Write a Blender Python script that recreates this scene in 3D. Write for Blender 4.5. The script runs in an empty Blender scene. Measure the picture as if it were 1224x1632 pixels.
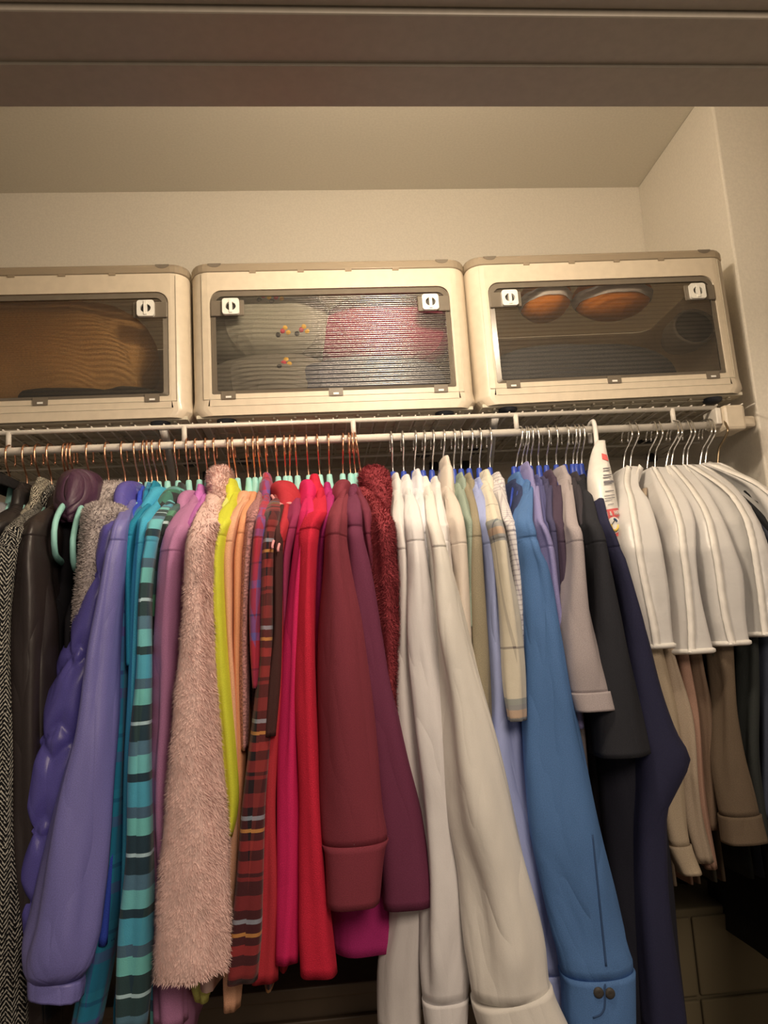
import bpy, math, random
import numpy as np
from mathutils import Matrix, Vector
random.seed(7); rng = np.random.default_rng(11)
scene = bpy.context.scene
# ------------------------------------------------------------------ camera, world, lamp, exposure
CAM = np.array([0.0, 0.0, 1.45]); FPX = 1200.0
PITCH, YAW, ROLL = 0.1629, 0.0868, 0.0604
_cy, _sy = math.cos(YAW), math.sin(YAW)
_fw = np.array([_sy*math.cos(PITCH), _cy*math.cos(PITCH), math.sin(PITCH)])
_r0 = np.array([_cy, -_sy, 0.0]); _u0 = np.cross(_r0, _fw)
_rt = _r0*math.cos(ROLL) - _u0*math.sin(ROLL); _up = _u0*math.cos(ROLL) + _r0*math.sin(ROLL)
cam_d = bpy.data.cameras.new('camera'); cam = bpy.data.objects.new('camera', cam_d)
scene.collection.objects.link(cam); scene.camera = cam
cam_d.sensor_fit = 'HORIZONTAL'; cam_d.sensor_width = 36.0; cam_d.lens = 36.0*FPX/1224.0
cam_d.clip_start = 0.02
cam.matrix_world = Matrix(((_rt[0], _up[0], -_fw[0], CAM[0]), (_rt[1], _up[1], -_fw[1], CAM[1]), (_rt[2], _up[2], -_fw[2], CAM[2]), (0, 0, 0, 1)))
world = bpy.data.worlds.new('world'); scene.world = world; world.use_nodes = True
_bg = world.node_tree.nodes['Background']
_bg.inputs['Color'].default_value = (1.0, 0.83, 0.64, 1); _bg.inputs['Strength'].default_value = 0.12
LAMP = (0.14, 0.775, 2.19)
_l = bpy.data.lights.new('closet_lamp_light', 'AREA'); _l.shape = 'RECTANGLE'; _l.size = 0.26; _l.size_y = 0.05; _l.energy = 2.4; _l.color = (1.0, 0.82, 0.61)
_lo = bpy.data.objects.new('closet_lamp_light', _l); scene.collection.objects.link(_lo)
_lo.location = (LAMP[0], LAMP[1]+0.004, LAMP[2]); _lo.rotation_euler = (math.radians(72), 0, 0)
_p = bpy.data.lights.new('closet_lamp_spill', 'POINT'); _p.shadow_soft_size = 0.05; _p.energy = 5.1; _p.color = _l.color
_po = bpy.data.objects.new('closet_lamp_spill', _p); scene.collection.objects.link(_po); _po.location = (LAMP[0]+0.05, LAMP[1]+0.06, LAMP[2]-0.02)
_r = bpy.data.lights.new('room_fill_light', 'AREA'); _r.shape = 'DISK'; _r.size = 0.7; _r.energy = 12.0; _r.color = (1.0, 0.80, 0.61)  # fill light added behind the camera to lift the clothes, not a known lamp
_ro = bpy.data.objects.new('room_fill_light', _r); scene.collection.objects.link(_ro); _ro.location = (0.48, -0.75, 2.24)
_ro.rotation_euler = (math.radians(58), 0, math.radians(6))
vs = scene.view_settings; vs.view_transform = 'Standard'; vs.look = 'None'; vs.exposure = 0.55; vs.gamma = 1.0; vs.use_curve_mapping = False

def at(u, v, Y):
    "the point at depth Y (metres from the camera, towards the back wall) on the line of sight of a spot measured in the photograph"
    d = _rt*(u-612)/FPX - _up*(v-816)/FPX + _fw
    return CAM + d*(Y/d[1])
# ------------------------------------------------------------------ object helpers
COL = scene.collection
def mesh_obj(name, verts, faces, mat, parent=None, smooth=True, uvs=None, loc=None):
    me = bpy.data.meshes.new(name)
    v = np.asarray(verts, dtype=float)
    if parent is not None: v = v - np.array(parent['_o'])
    me.from_pydata(v.tolist(), [], [tuple(f) for f in faces]); me.update()
    if uvs is not None:
        ul = me.uv_layers.new(name='UVMap'); ul.data.foreach_set('uv', np.asarray(uvs, dtype=np.float32).ravel())
    if smooth: me.polygons.foreach_set('use_smooth', [True]*len(me.polygons))
    if mat: me.materials.append(mat)
    o = bpy.data.objects.new(name, me); COL.objects.link(o)
    if parent is not None: o.parent = parent; o['_o'] = parent['_o'] if '_o' in parent else (0, 0, 0)
    else: o['_o'] = (0.0, 0.0, 0.0)
    return o
def sub(o):
    "a part that may carry sub-parts: its children use the same origin"
    return o
def thing(name, label, cat, loc=(0, 0, 0), group=None):
    o = bpy.data.objects.new(name, None); COL.objects.link(o); o.location = tuple(float(c) for c in loc); o.empty_display_size = 0.02
    o['_o'] = tuple(float(c) for c in loc); o['label'] = label; o['category'] = cat
    if group: o['group'] = group
    return o
def structure(o): o['kind'] = 'structure'; return o
def boxv(x0, x1, y0, y1, z0, z1):
    v = [(x, y, z) for z in (z0, z1) for y in (y0, y1) for x in (x0, x1)]
    f = [(0, 2, 3, 1), (4, 5, 7, 6), (0, 1, 5, 4), (2, 6, 7, 3), (0, 4, 6, 2), (1, 3, 7, 5)]
    return v, f
class MB:
    def __init__(s): s.v = []; s.f = []
    def add(s, v, f):
        b = len(s.v); s.v += [tuple(p) for p in v]; s.f += [tuple(b+i for i in q) for q in f]; return s
    def box(s, *a): return s.add(*boxv(*a))
    def build(s, name, mat, parent=None, smooth=False, bevel=0.0):
        o = mesh_obj(name, s.v, s.f, mat, parent, smooth)
        if bevel:
            m = o.modifiers.new('bevel', 'BEVEL'); m.width = bevel; m.segments = 2; m.limit_method = 'ANGLE'; m.angle_limit = 0.7
        return o
def tubev(pts, r, n=8, flat=1.0, closed=False):
    pts = np.asarray(pts, dtype=float); m = len(pts); rr = np.broadcast_to(np.asarray(r, dtype=float), (m,))
    tan = np.gradient(pts, axis=0) if not closed else (np.roll(pts, -1, 0)-np.roll(pts, 1, 0))
    tan /= np.linalg.norm(tan, axis=1)[:, None]+1e-12
    ref = np.array([1.0, 0, 0]) if abs(tan[0][0]) < 0.9 else np.array([0, 0, 1.0])
    v = []
    for i in range(m):
        a = ref - tan[i]*np.dot(ref, tan[i]); a /= np.linalg.norm(a)+1e-12; b = np.cross(tan[i], a); ref = a
        for j in range(n):
            t = 2*math.pi*j/n; v.append(pts[i] + (a*math.cos(t)*flat + b*math.sin(t))*rr[i])
    f = [(i*n+j, i*n+(j+1) % n, ((i+1) % m)*n+(j+1) % n, ((i+1) % m)*n+j) for i in range(m if closed else m-1) for j in range(n)]
    if not closed: f += [tuple(range(n))[::-1], tuple(range((m-1)*n, m*n))]
    return v, f
def smooth_path(ctrl, n):
    c = np.asarray(ctrl, dtype=float)
    d = np.concatenate([[0], np.cumsum(np.linalg.norm(np.diff(c, axis=0), axis=1))]); t = np.linspace(0, d[-1], n)
    return np.stack([pchip(d, c[:, k], t) for k in range(c.shape[1])], 1)
def pchip(x, y, xi):
    x = np.asarray(x, float); y = np.asarray(y, float); xi = np.asarray(xi, float)
    if len(x) == 2: return np.interp(xi, x, y)
    h = np.diff(x); dl = np.diff(y)/h; m = np.zeros_like(y)
    for i in range(1, len(x)-1):
        if dl[i-1]*dl[i] > 0:
            w1 = 2*h[i]+h[i-1]; w2 = h[i]+2*h[i-1]; m[i] = (w1+w2)/(w1/dl[i-1]+w2/dl[i])
    m[0] = dl[0]; m[-1] = dl[-1]
    k = np.clip(np.searchsorted(x, xi)-1, 0, len(h)-1); t = (np.clip(xi, x[0], x[-1])-x[k])/h[k]
    return (y[k]*(2*t**3-3*t**2+1)+m[k]*h[k]*(t**3-2*t**2+t)+y[k+1]*(-2*t**3+3*t**2)+m[k+1]*h[k]*(t**3-t**2))
def on_surface(root, u, v, part=0):
    "where the line of sight of a measured spot meets one of the thing's own parts"
    from mathutils.bvhtree import BVHTree
    ch = root.children[0] if part == 0 else [c for c in root.children if c.name.startswith(part)][0]
    o_ = Vector(root['_o']); t = BVHTree.FromPolygons([p.co+o_ for p in ch.data.vertices], [tuple(p.vertices) for p in ch.data.polygons])
    h = t.ray_cast(Vector(CAM), Vector(at(u, v, 1.4)-CAM).normalized()); return np.array(h[0]) if h[0] is not None else None
def lathe(prof, n=24):
    v = [(r*math.cos(2*math.pi*j/n), r*math.sin(2*math.pi*j/n), z) for r, z in prof for j in range(n)]
    f = [(i*n+j, i*n+(j+1) % n, (i+1)*n+(j+1) % n, (i+1)*n+j) for i in range(len(prof)-1) for j in range(n)]
    return v, f
# ------------------------------------------------------------------ materials
def lin(c):
    return tuple((x/255/12.92 if x/255 <= 0.04045 else ((x/255+0.055)/1.055)**2.4) for x in c)
TINT = (0.98, 0.845, 0.665)
def alb(c, k=1.0):
    "cloth colour as seen under the warm lamp, turned back into the cloth's own colour"
    a = [k*x/t for x, t in zip(lin(c), TINT)]; m = sum(a)/3; a = [x*0.94+m*0.06 for x in a]; g = 0.84/max(0.84, max(a))
    return tuple(max(0.005, x*g) for x in a) + (1,)
_mats = {}
class NT:
    def __init__(s, name):
        s.m = bpy.data.materials.new(name); s.m.use_nodes = True; s.t = s.m.node_tree; s.n = s.t.nodes; s.b = s.n['Principled BSDF']; s.out = s.n['Material Output']
    def new(s, t, **kw):
        n = s.n.new(t)
        for k, v in kw.items(): setattr(n, k, v)
        return n
    def link(s, a, b): s.t.links.new(a, b)
    def math(s, op, a, b=None):
        n = s.new('ShaderNodeMath', operation=op)
        for i, x in enumerate((a, b)):
            if x is None: continue
            if isinstance(x, (int, float)): n.inputs[i].default_value = x
            else: s.link(x, n.inputs[i])
        return n.outputs[0]
    def ramp(s, fac, stops, interp='LINEAR'):
        n = s.new('ShaderNodeValToRGB'); n.color_ramp.interpolation = interp; e = n.color_ramp.elements
        while len(e) < len(stops): e.new(0.5)
        for el, (p, c) in zip(e, stops): el.position = p; el.color = c
        s.link(fac, n.inputs[0]); return n.outputs[0]
    def mix(s, fac, a, b, mode='MIX'):
        n = s.new('ShaderNodeMix', data_type='RGBA', blend_type=mode)
        for i, x in ((0, fac), (6, a), (7, b)):
            if isinstance(x, (int, float)): n.inputs[i].default_value = x
            elif isinstance(x, tuple): n.inputs[i].default_value = x
            else: s.link(x, n.inputs[i])
        return n.outputs[2]
    def uv(s):
        tc = s.new('ShaderNodeTexCoord'); sp = s.new('ShaderNodeSeparateXYZ'); s.link(tc.outputs['UV'], sp.inputs[0]); return tc.outputs['UV'], sp.outputs[0], sp.outputs[1]
    def bump(s, h, strength, dist=0.001):
        n = s.new('ShaderNodeBump'); n.inputs['Strength'].default_value = strength; n.inputs['Distance'].default_value = dist; s.link(h, n.inputs['Height']); s.link(n.outputs[0], s.b.inputs['Normal'])
def plain(name, rgba, rough=0.5, metal=0.0, bump=0.0, scale=60.0, coat=0.0, spec=0.5):
    if name in _mats: return _mats[name]
    t = NT(name); t.b.inputs['Base Color'].default_value = rgba; t.b.inputs['Roughness'].default_value = rough; t.b.inputs['Metallic'].default_value = metal
    t.b.inputs['Coat Weight'].default_value = coat; t.b.inputs['Specular IOR Level'].default_value = spec
    tc = t.new('ShaderNodeTexCoord'); nz = t.new('ShaderNodeTexNoise'); nz.inputs['Scale'].default_value = scale; nz.inputs['Detail'].default_value = 3
    t.link(tc.outputs['Object'], nz.inputs['Vector'])
    dk = tuple(c*0.93 for c in rgba[:3])+(1,)
    t.link(t.ramp(nz.outputs[0], [(0.35, dk), (0.65, rgba)]), t.b.inputs['Base Color'])
    if bump: t.bump(nz.outputs[0], bump, 0.002)
    _mats[name] = t.m; return t.m
def fabric(name, c, rough=0.85, sheen=0.15, weave=0.25, wr=0.35, spec=0.2, k=1.0, wscale=900, coat=0.0, mottled=0.12):
    t = NT(name); col = alb(c, k); t.b.inputs['Roughness'].default_value = rough; t.b.inputs['Specular IOR Level'].default_value = spec
    t.b.inputs['Sheen Weight'].default_value = sheen; t.b.inputs['Sheen Roughness'].default_value = 0.4; t.b.inputs['Coat Weight'].default_value = coat; t.b.inputs['Coat Roughness'].default_value = 0.3
    t.b.inputs['Sheen Tint'].default_value = tuple(min(1, x*1.5+0.02) for x in col[:3])+(1,)
    uv, u, v = t.uv()
    a = t.new('ShaderNodeTexNoise'); a.inputs['Scale'].default_value = 14; a.inputs['Detail'].default_value = 5
    mp = t.new('ShaderNodeMapping'); mp.inputs['Scale'].default_value = (1.0, 0.35, 1); t.link(uv, mp.inputs[0]); t.link(mp.outputs[0], a.inputs['Vector'])
    b = t.new('ShaderNodeTexNoise'); b.inputs['Scale'].default_value = wscale; b.inputs['Detail'].default_value = 2; t.link(uv, b.inputs['Vector'])
    c2 = t.new('ShaderNodeTexNoise'); c2.inputs['Scale'].default_value = 1.0; c2.inputs['Detail'].default_value = 2; c2.inputs['Distortion'].default_value = 0.25
    mc = t.new('ShaderNodeMapping'); mc.inputs['Scale'].default_value = (15.0, 4.0, 1); t.link(uv, mc.inputs[0]); t.link(mc.outputs[0], c2.inputs['Vector'])
    rid = t.math('POWER', t.math('SUBTRACT', 1.0, t.math('MULTIPLY', t.math('ABSOLUTE', t.math('SUBTRACT', c2.outputs[0], 0.5)), 4.0)), 3.0)
    h = t.math('ADD', t.math('ADD', t.math('MULTIPLY', a.outputs[0], wr*6), t.math('MULTIPLY', rid, wr*1.7)), t.math('MULTIPLY', b.outputs[0], weave))
    t.bump(h, 0.6, 0.0025)
    lo = tuple(x*(1-mottled*2) for x in col[:3])+(1,); hi = tuple(min(0.9, x*(1+mottled)) for x in col[:3])+(1,)
    t.link(t.ramp(b.outputs[0], [(0.3, lo), (0.7, hi)]), t.b.inputs['Base Color'])
    return t.m
def plaid(name, base, weft, warp, pv, pu, rough=0.9, k=1.0, mode=0.5, off=0.0):
    "weft: bands along the length as (position 0-1, colour); warp: bands around"
    t = NT(name); t.b.inputs['Roughness'].default_value = rough; t.b.inputs['Specular IOR Level'].default_value = 0.2; t.b.inputs['Sheen Weight'].default_value = 0.15
    uv, u, v = t.uv()
    nz = t.new('ShaderNodeTexNoise'); nz.inputs['Scale'].default_value = 9; t.link(uv, nz.inputs['Vector'])
    vv = t.math('ADD', v, t.math('MULTIPLY', nz.outputs[0], 0.006))
    fv = t.math('FRACT', t.math('DIVIDE', t.math('ADD', vv, off), pv)); fu = t.math('FRACT', t.math('DIVIDE', t.math('ADD', u, 0.013), pu))
    cv = t.ramp(fv, [(p, alb(c, k)) for p, c in weft], 'CONSTANT'); cu = t.ramp(fu, [(p, alb(c, k)) for p, c in warp], 'CONSTANT')
    t.link(t.mix(mode, cv, cu), t.b.inputs['Base Color'])
    b = t.new('ShaderNodeTexNoise'); b.inputs['Scale'].default_value = 700; t.link(uv, b.inputs['Vector'])
    a = t.new('ShaderNodeTexNoise'); a.inputs['Scale'].default_value = 18; a.inputs['Detail'].default_value = 4; t.link(uv, a.inputs['Vector'])
    t.bump(t.math('ADD', t.math('MULTIPLY', a.outputs[0], 1.8), t.math('MULTIPLY', b.outputs[0], 0.3)), 0.5, 0.0025)
    return t.m
def tweed(name, dark, light, su, sv, thr=0.5, k=1.0):
    t = NT(name); t.b.inputs['Roughness'].default_value = 0.95; t.b.inputs['Specular IOR Level'].default_value = 0.1
    uv, u, v = t.uv()
    # herringbone: a zigzag of short slanted threads
    zig = t.math('PINGPONG', u, su*2.0)
    ph = t.math('FRACT', t.math('ADD', t.math('DIVIDE', v, sv), t.math('DIVIDE', zig, su)))
    nz = t.new('ShaderNodeTexNoise'); nz.inputs['Scale'].default_value = 260; nz.inputs['Detail'].default_value = 2; t.link(uv, nz.inputs['Vector'])
    f = t.math('ADD', ph, t.math('MULTIPLY', t.math('SUBTRACT', nz.outputs[0], 0.5), 1.6))
    t.link(t.ramp(f, [(thr-0.06, alb(dark, k)), (thr+0.06, alb(light, k))]), t.b.inputs['Base Color'])
    t.bump(f, 0.6, 0.0015); return t.m
def metal(name, rgba, rough): return plain(name, rgba, rough, 1.0)
def lid_mat():
    t = NT('smoky_tan_lid'); t.b.inputs['Base Color'].default_value = (0.42, 0.35, 0.26, 1); t.b.inputs['Roughness'].default_value = 0.14; t.b.inputs['Coat Weight'].default_value = 0.6
    tr = t.new('ShaderNodeBsdfTransparent'); tr.inputs[0].default_value = (0.85, 0.78, 0.68, 1); m = t.new('ShaderNodeMixShader'); m.inputs[0].default_value = 0.38
    t.link(t.b.outputs[0], m.inputs[1]); t.link(tr.outputs[0], m.inputs[2]); t.link(m.outputs[0], t.out.inputs['Surface']); return t.m
M = {}
M['wall'] = plain('wall_paint', (0.80, 0.75, 0.66, 1), 0.65, bump=0.06, scale=220)
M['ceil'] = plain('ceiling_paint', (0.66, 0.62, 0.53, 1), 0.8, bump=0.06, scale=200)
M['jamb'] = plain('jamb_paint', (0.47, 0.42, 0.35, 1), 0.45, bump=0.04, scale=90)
M['white_wire'] = plain('white_coated_wire', (0.74, 0.70, 0.64, 1), 0.35)
M['grey_brace'] = plain('grey_brace', (0.50, 0.48, 0.46, 1), 0.4)
M['cream'] = plain('cream_plastic', (0.66, 0.575, 0.455, 1), 0.38, coat=0.1)
M['cream_dark'] = plain('cream_plastic_base', (0.62, 0.57, 0.46, 1), 0.45)
M['lid'] = lid_mat()
M['knob'] = plain('white_knob_plastic', (0.86, 0.85, 0.80, 1), 0.3)
M['rubber'] = plain('dark_rubber', (0.03, 0.035, 0.05, 1), 0.6)
M['dark'] = plain('dark_slot', (0.05, 0.045, 0.04, 1), 0.6)
M['copper'] = metal('copper_wire', (0.86, 0.46, 0.30, 1), 0.22)
M['silver'] = metal('silver_wire', (0.80, 0.80, 0.80, 1), 0.2)
M['bronze'] = metal('bronze_wire', (0.30, 0.23, 0.15, 1), 0.35)
M['mint'] = plain('mint_hanger', (0.36, 0.74, 0.70, 1), 0.55)
M['blue'] = plain('blue_hanger', (0.03, 0.07, 0.42, 1), 0.45)
M['whiteplast'] = plain('white_hook_plastic', (0.82, 0.80, 0.78, 1), 0.35)
def door_mat():
    t = NT('smoky_clear_plastic')
    tr = t.new('ShaderNodeBsdfTransparent'); tr.inputs[0].default_value = (0.93, 0.90, 0.84, 1)
    gl = t.new('ShaderNodeBsdfGlossy'); gl.inputs['Roughness'].default_value = 0.2; gl.inputs[0].default_value = (0.9, 0.9, 0.9, 1)
    df = t.new('ShaderNodeBsdfDiffuse'); df.inputs[0].default_value = (0.30, 0.28, 0.25, 1)
    fr = t.new('ShaderNodeFresnel'); fr.inputs[0].default_value = 1.5
    m1 = t.new('ShaderNodeMixShader'); m1.inputs[0].default_value = 0.08; t.link(tr.outputs[0], m1.inputs[1]); t.link(df.outputs[0], m1.inputs[2])
    m2 = t.new('ShaderNodeMixShader'); t.link(t.math('ADD', fr.outputs[0], 0.03), m2.inputs[0]); t.link(m1.outputs[0], m2.inputs[1]); t.link(gl.outputs[0], m2.inputs[2])
    t.link(m2.outputs[0], t.out.inputs['Surface']); return t.m
M['door'] = door_mat()
def cover_mat():
    t = NT('white_translucent_cover')
    df = t.new('ShaderNodeBsdfDiffuse'); df.inputs[0].default_value = (0.90, 0.89, 0.89, 1)
    tl = t.new('ShaderNodeBsdfTranslucent'); tl.inputs[0].default_value = (0.80, 0.80, 0.82, 1)
    tr = t.new('ShaderNodeBsdfTransparent'); gl = t.new('ShaderNodeBsdfGlossy'); gl.inputs['Roughness'].default_value = 0.35
    uv, u, v = t.uv(); nz = t.new('ShaderNodeTexNoise'); nz.inputs['Scale'].default_value = 11; nz.inputs['Detail'].default_value = 5; t.link(uv, nz.inputs['Vector'])
    bp = t.new('ShaderNodeBump'); bp.inputs['Strength'].default_value = 0.5; bp.inputs['Distance'].default_value = 0.012; t.link(nz.outputs[0], bp.inputs['Height'])
    for n in (df, tl, gl): t.link(bp.outputs[0], n.inputs['Normal'])
    a = t.new('ShaderNodeMixShader'); a.inputs[0].default_value = 0.18; t.link(df.outputs[0], a.inputs[1]); t.link(tl.outputs[0], a.inputs[2])
    b = t.new('ShaderNodeMixShader'); b.inputs[0].default_value = 0.17; t.link(a.outputs[0], b.inputs[1]); t.link(tr.outputs[0], b.inputs[2])
    c = t.new('ShaderNodeMixShader'); c.inputs[0].default_value = 0.05; t.link(b.outputs[0], c.inputs[1]); t.link(gl.outputs[0], c.inputs[2])
    t.link(c.outputs[0], t.out.inputs['Surface']); return t.m
M['cover'] = cover_mat()
M['trim'] = plain('white_binding', (0.84, 0.82, 0.79, 1), 0.5)
# ------------------------------------------------------------------ the closet
XR, YB, YJ, ZC = 0.871, 1.749, 1.375, 2.570
ZL, ZR, YR = 1.844, 1.810, 1.339
def slab(name, mat, *b): return structure(MB().box(*b).build(name, M[mat] if isinstance(mat, str) else mat))
slab('floor', plain('floor_wood', (0.16, 0.10, 0.06, 1), 0.5, bump=0.1), -1.6, 1.7, -2.0, 1.85, -0.05, 0.0)
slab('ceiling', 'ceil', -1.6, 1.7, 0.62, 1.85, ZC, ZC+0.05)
slab('wall_back', 'wall', -1.6, XR+0.1, YB, YB+0.1, 0.0, ZC)
_w = MB().box(XR, 1.7, YJ, YB, 0.0, ZC).build('wall_right', M['wall'], bevel=0.004); structure(_w)
slab('wall_left', 'wall', -1.6, -1.5, 0.62, YB, 0.0, ZC)
slab('wall_right_return', 'wall', 1.6, 1.7, 0.62, YJ, 0.0, ZC)
slab('wall_front', 'wall', -1.6, 1.7, 0.628, 0.738, 2.052, ZC)
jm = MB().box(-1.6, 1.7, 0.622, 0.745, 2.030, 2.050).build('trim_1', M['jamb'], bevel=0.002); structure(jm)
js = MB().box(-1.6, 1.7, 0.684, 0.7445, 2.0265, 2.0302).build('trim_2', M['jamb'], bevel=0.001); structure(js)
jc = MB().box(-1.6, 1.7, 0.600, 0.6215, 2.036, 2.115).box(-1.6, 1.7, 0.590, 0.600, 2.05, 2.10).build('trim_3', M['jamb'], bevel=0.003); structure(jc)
# a bar lamp fixed to the back of the door head, inside the closet
lt = thing('closet_lamp', 'slim white bar lamp on the inner side of the door head', 'lamp', LAMP)
MB().box(LAMP[0]-0.15, LAMP[0]+0.15, 0.738, LAMP[1]-0.006, LAMP[2]-0.032, LAMP[2]+0.032).build('lamp_housing', M['whiteplast'], lt, bevel=0.004)
_lm = NT('lamp_diffuser'); _lm.b.inputs['Emission Color'].default_value = (1, 0.83, 0.62, 1); _lm.b.inputs['Emission Strength'].default_value = 3.0
MB().box(LAMP[0]-0.14, LAMP[0]+0.14, LAMP[1]-0.006, LAMP[1], LAMP[2]-0.027, LAMP[2]+0.027).build('lamp_diffuser', _lm.m, lt, bevel=0.002)
# ------------------------------------------------------------------ wire shelf with hanging rod
X0R = -0.5407; XBR = 0.812
sh = thing('wire_shelf', 'white coated wire shelf with hanging rod along its front edge', 'shelf', (0, YR, ZL))
def rod(name, p, q, r, mat, n=10, par=sh): return mesh_obj(name, *tubev([p, q], r, n), mat, par)
XA, XB = -1.45, XR-0.004
rod('front_rail', (XA, YR, ZL), (XBR-0.045, YR, ZL), 0.0042, M['white_wire'])
rod('hanging_rod', (XA, YR, ZR), (XBR-0.040, YR, ZR), 0.0068, M['white_wire'], 14)
rod('back_rail', (XA, YB-0.008, ZL), (XB, YB-0.008, ZL), 0.0032, M['white_wire'])
for yy in (1.47, 1.60): rod('cross_rail', (XA, yy, ZL-0.0045), (XB, yy, ZL-0.0045), 0.0026, M['white_wire'])
me0 = None
for k in range(91):
    x = XA + 0.01 + k*0.0254
    if x > XB-0.02: break
    if me0 is None:
        o0 = mesh_obj('deck_wire', *tubev([(0, YR-0.002, ZL+0.0048), (0, YR+0.01, ZL+0.0055), (0, YB-0.006, ZL+0.0055)], 0.0015, 6), M['white_wire'], sh); me0 = o0.data
    else:
        o0 = bpy.data.objects.new('deck_wire', me0); COL.objects.link(o0); o0.parent = sh
    o0.location = (x, 0, 0)
for k in range(-3, 5):
    x = X0R + 0.305*k
    rod('drop_rib', (x, YR-0.001, ZL), (x, YR-0.001, ZR+0.003), 0.0048, M['white_wire'])
for (u0, v0, u1, v1) in ((262, 688, 281, 790), (787, 662, 776, 790)):
    p = at(u0, v0, YR+0.012); p[2] = ZL-0.004; q = at(u1, v1, YB-0.006)
    mesh_obj('diagonal_brace', *tubev([p+[0, -0.01, 0.0], p+[0, 0.006, -0.006], q+[0, -0.004, 0.006], q+[0, 0.0, -0.02]], 0.0085, 8, flat=0.9), M['grey_brace'], sh)
for (u, vv) in ((330, 722), (690, 716), (742, 716), (1037, 700)):
    p = at(u, vv, YB-0.012); p[2] = min(p[2], ZL)
    MB().box(p[0]-0.011, p[0]+0.011, YB-0.014, YB, p[2]-0.012, p[2]+0.008).box(p[0]-0.004, p[0]+0.004, YB-0.02, YB-0.013, p[2]-0.006, p[2]+0.004).build('wall_clip', M['rubber'], sh, bevel=0.002)
MB().box(XBR-0.043, XBR, YR-0.022, YR+0.035, ZR-0.016, ZL-0.001).box(XBR-0.03, XR-0.001, YR+0.040, YR+0.075, ZR+0.004, ZL-0.006).box(XBR-0.03, XBR-0.004, YR+0.03, YR+0.045, ZR-0.012, ZL-0.002).build('end_bracket', M['cream'], sh, bevel=0.006)
MB().box(XBR-0.054, XBR-0.0435, YR-0.014, YR+0.035, ZR-0.002, ZL-0.004).build('bracket_flange', M['white_wire'], sh, bevel=0.002)
# ------------------------------------------------------------------ folding storage bins
BW, BH, BD, BRAD = 0.523, 0.288, 0.37, 0.032
WX0, WX1, WZ0, WZ1 = -BW/2+0.036, BW/2-0.036, 0.050, 0.252
def plan(w, d, r, n=6, off=0.0):
    x, y = w/2, d
    pts = []
    for cx, cy, a0 in ((x-r, r, -90), (x-r, y-r, 0), (-x+r, y-r, 90), (-x+r, r, 180)):
        for k in range(n+1):
            a = math.radians(a0+90*k/n); pts.append((cx+(r+off)*math.cos(a), cy+(r+off)*math.sin(a)))
    return pts
def prism_stack(levels, closed_bot=True, closed_top=True):
    n = len(levels[0][0]); v = []; f = []
    for pts, z in levels: v += [(x, y, z) for x, y in pts]
    for i in range(len(levels)-1):
        f += [(i*n+j, i*n+(j+1) % n, (i+1)*n+(j+1) % n, (i+1)*n+j) for j in range(n)]
    if closed_bot: f.append(tuple(range(n))[::-1])
    if closed_top: f.append(tuple(range((len(levels)-1)*n, len(levels)*n)))
    return v, f
def window_outline(x0, x1, z0, z1, rt, rb=0.004, n=6):
    pts = []
    for cx, cz, r, a0 in ((x1-rt, z1-rt, rt, 0), (x0+rt, z1-rt, rt, 90), (x0+rb, z0+rb, rb, 180), (x1-rb, z0+rb, rb, 270)):
        for k in range(n+1):
            a = math.radians(a0+90*k/n); pts.append((cx+r*math.cos(a), cz+r*math.sin(a)))
    return pts
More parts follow.
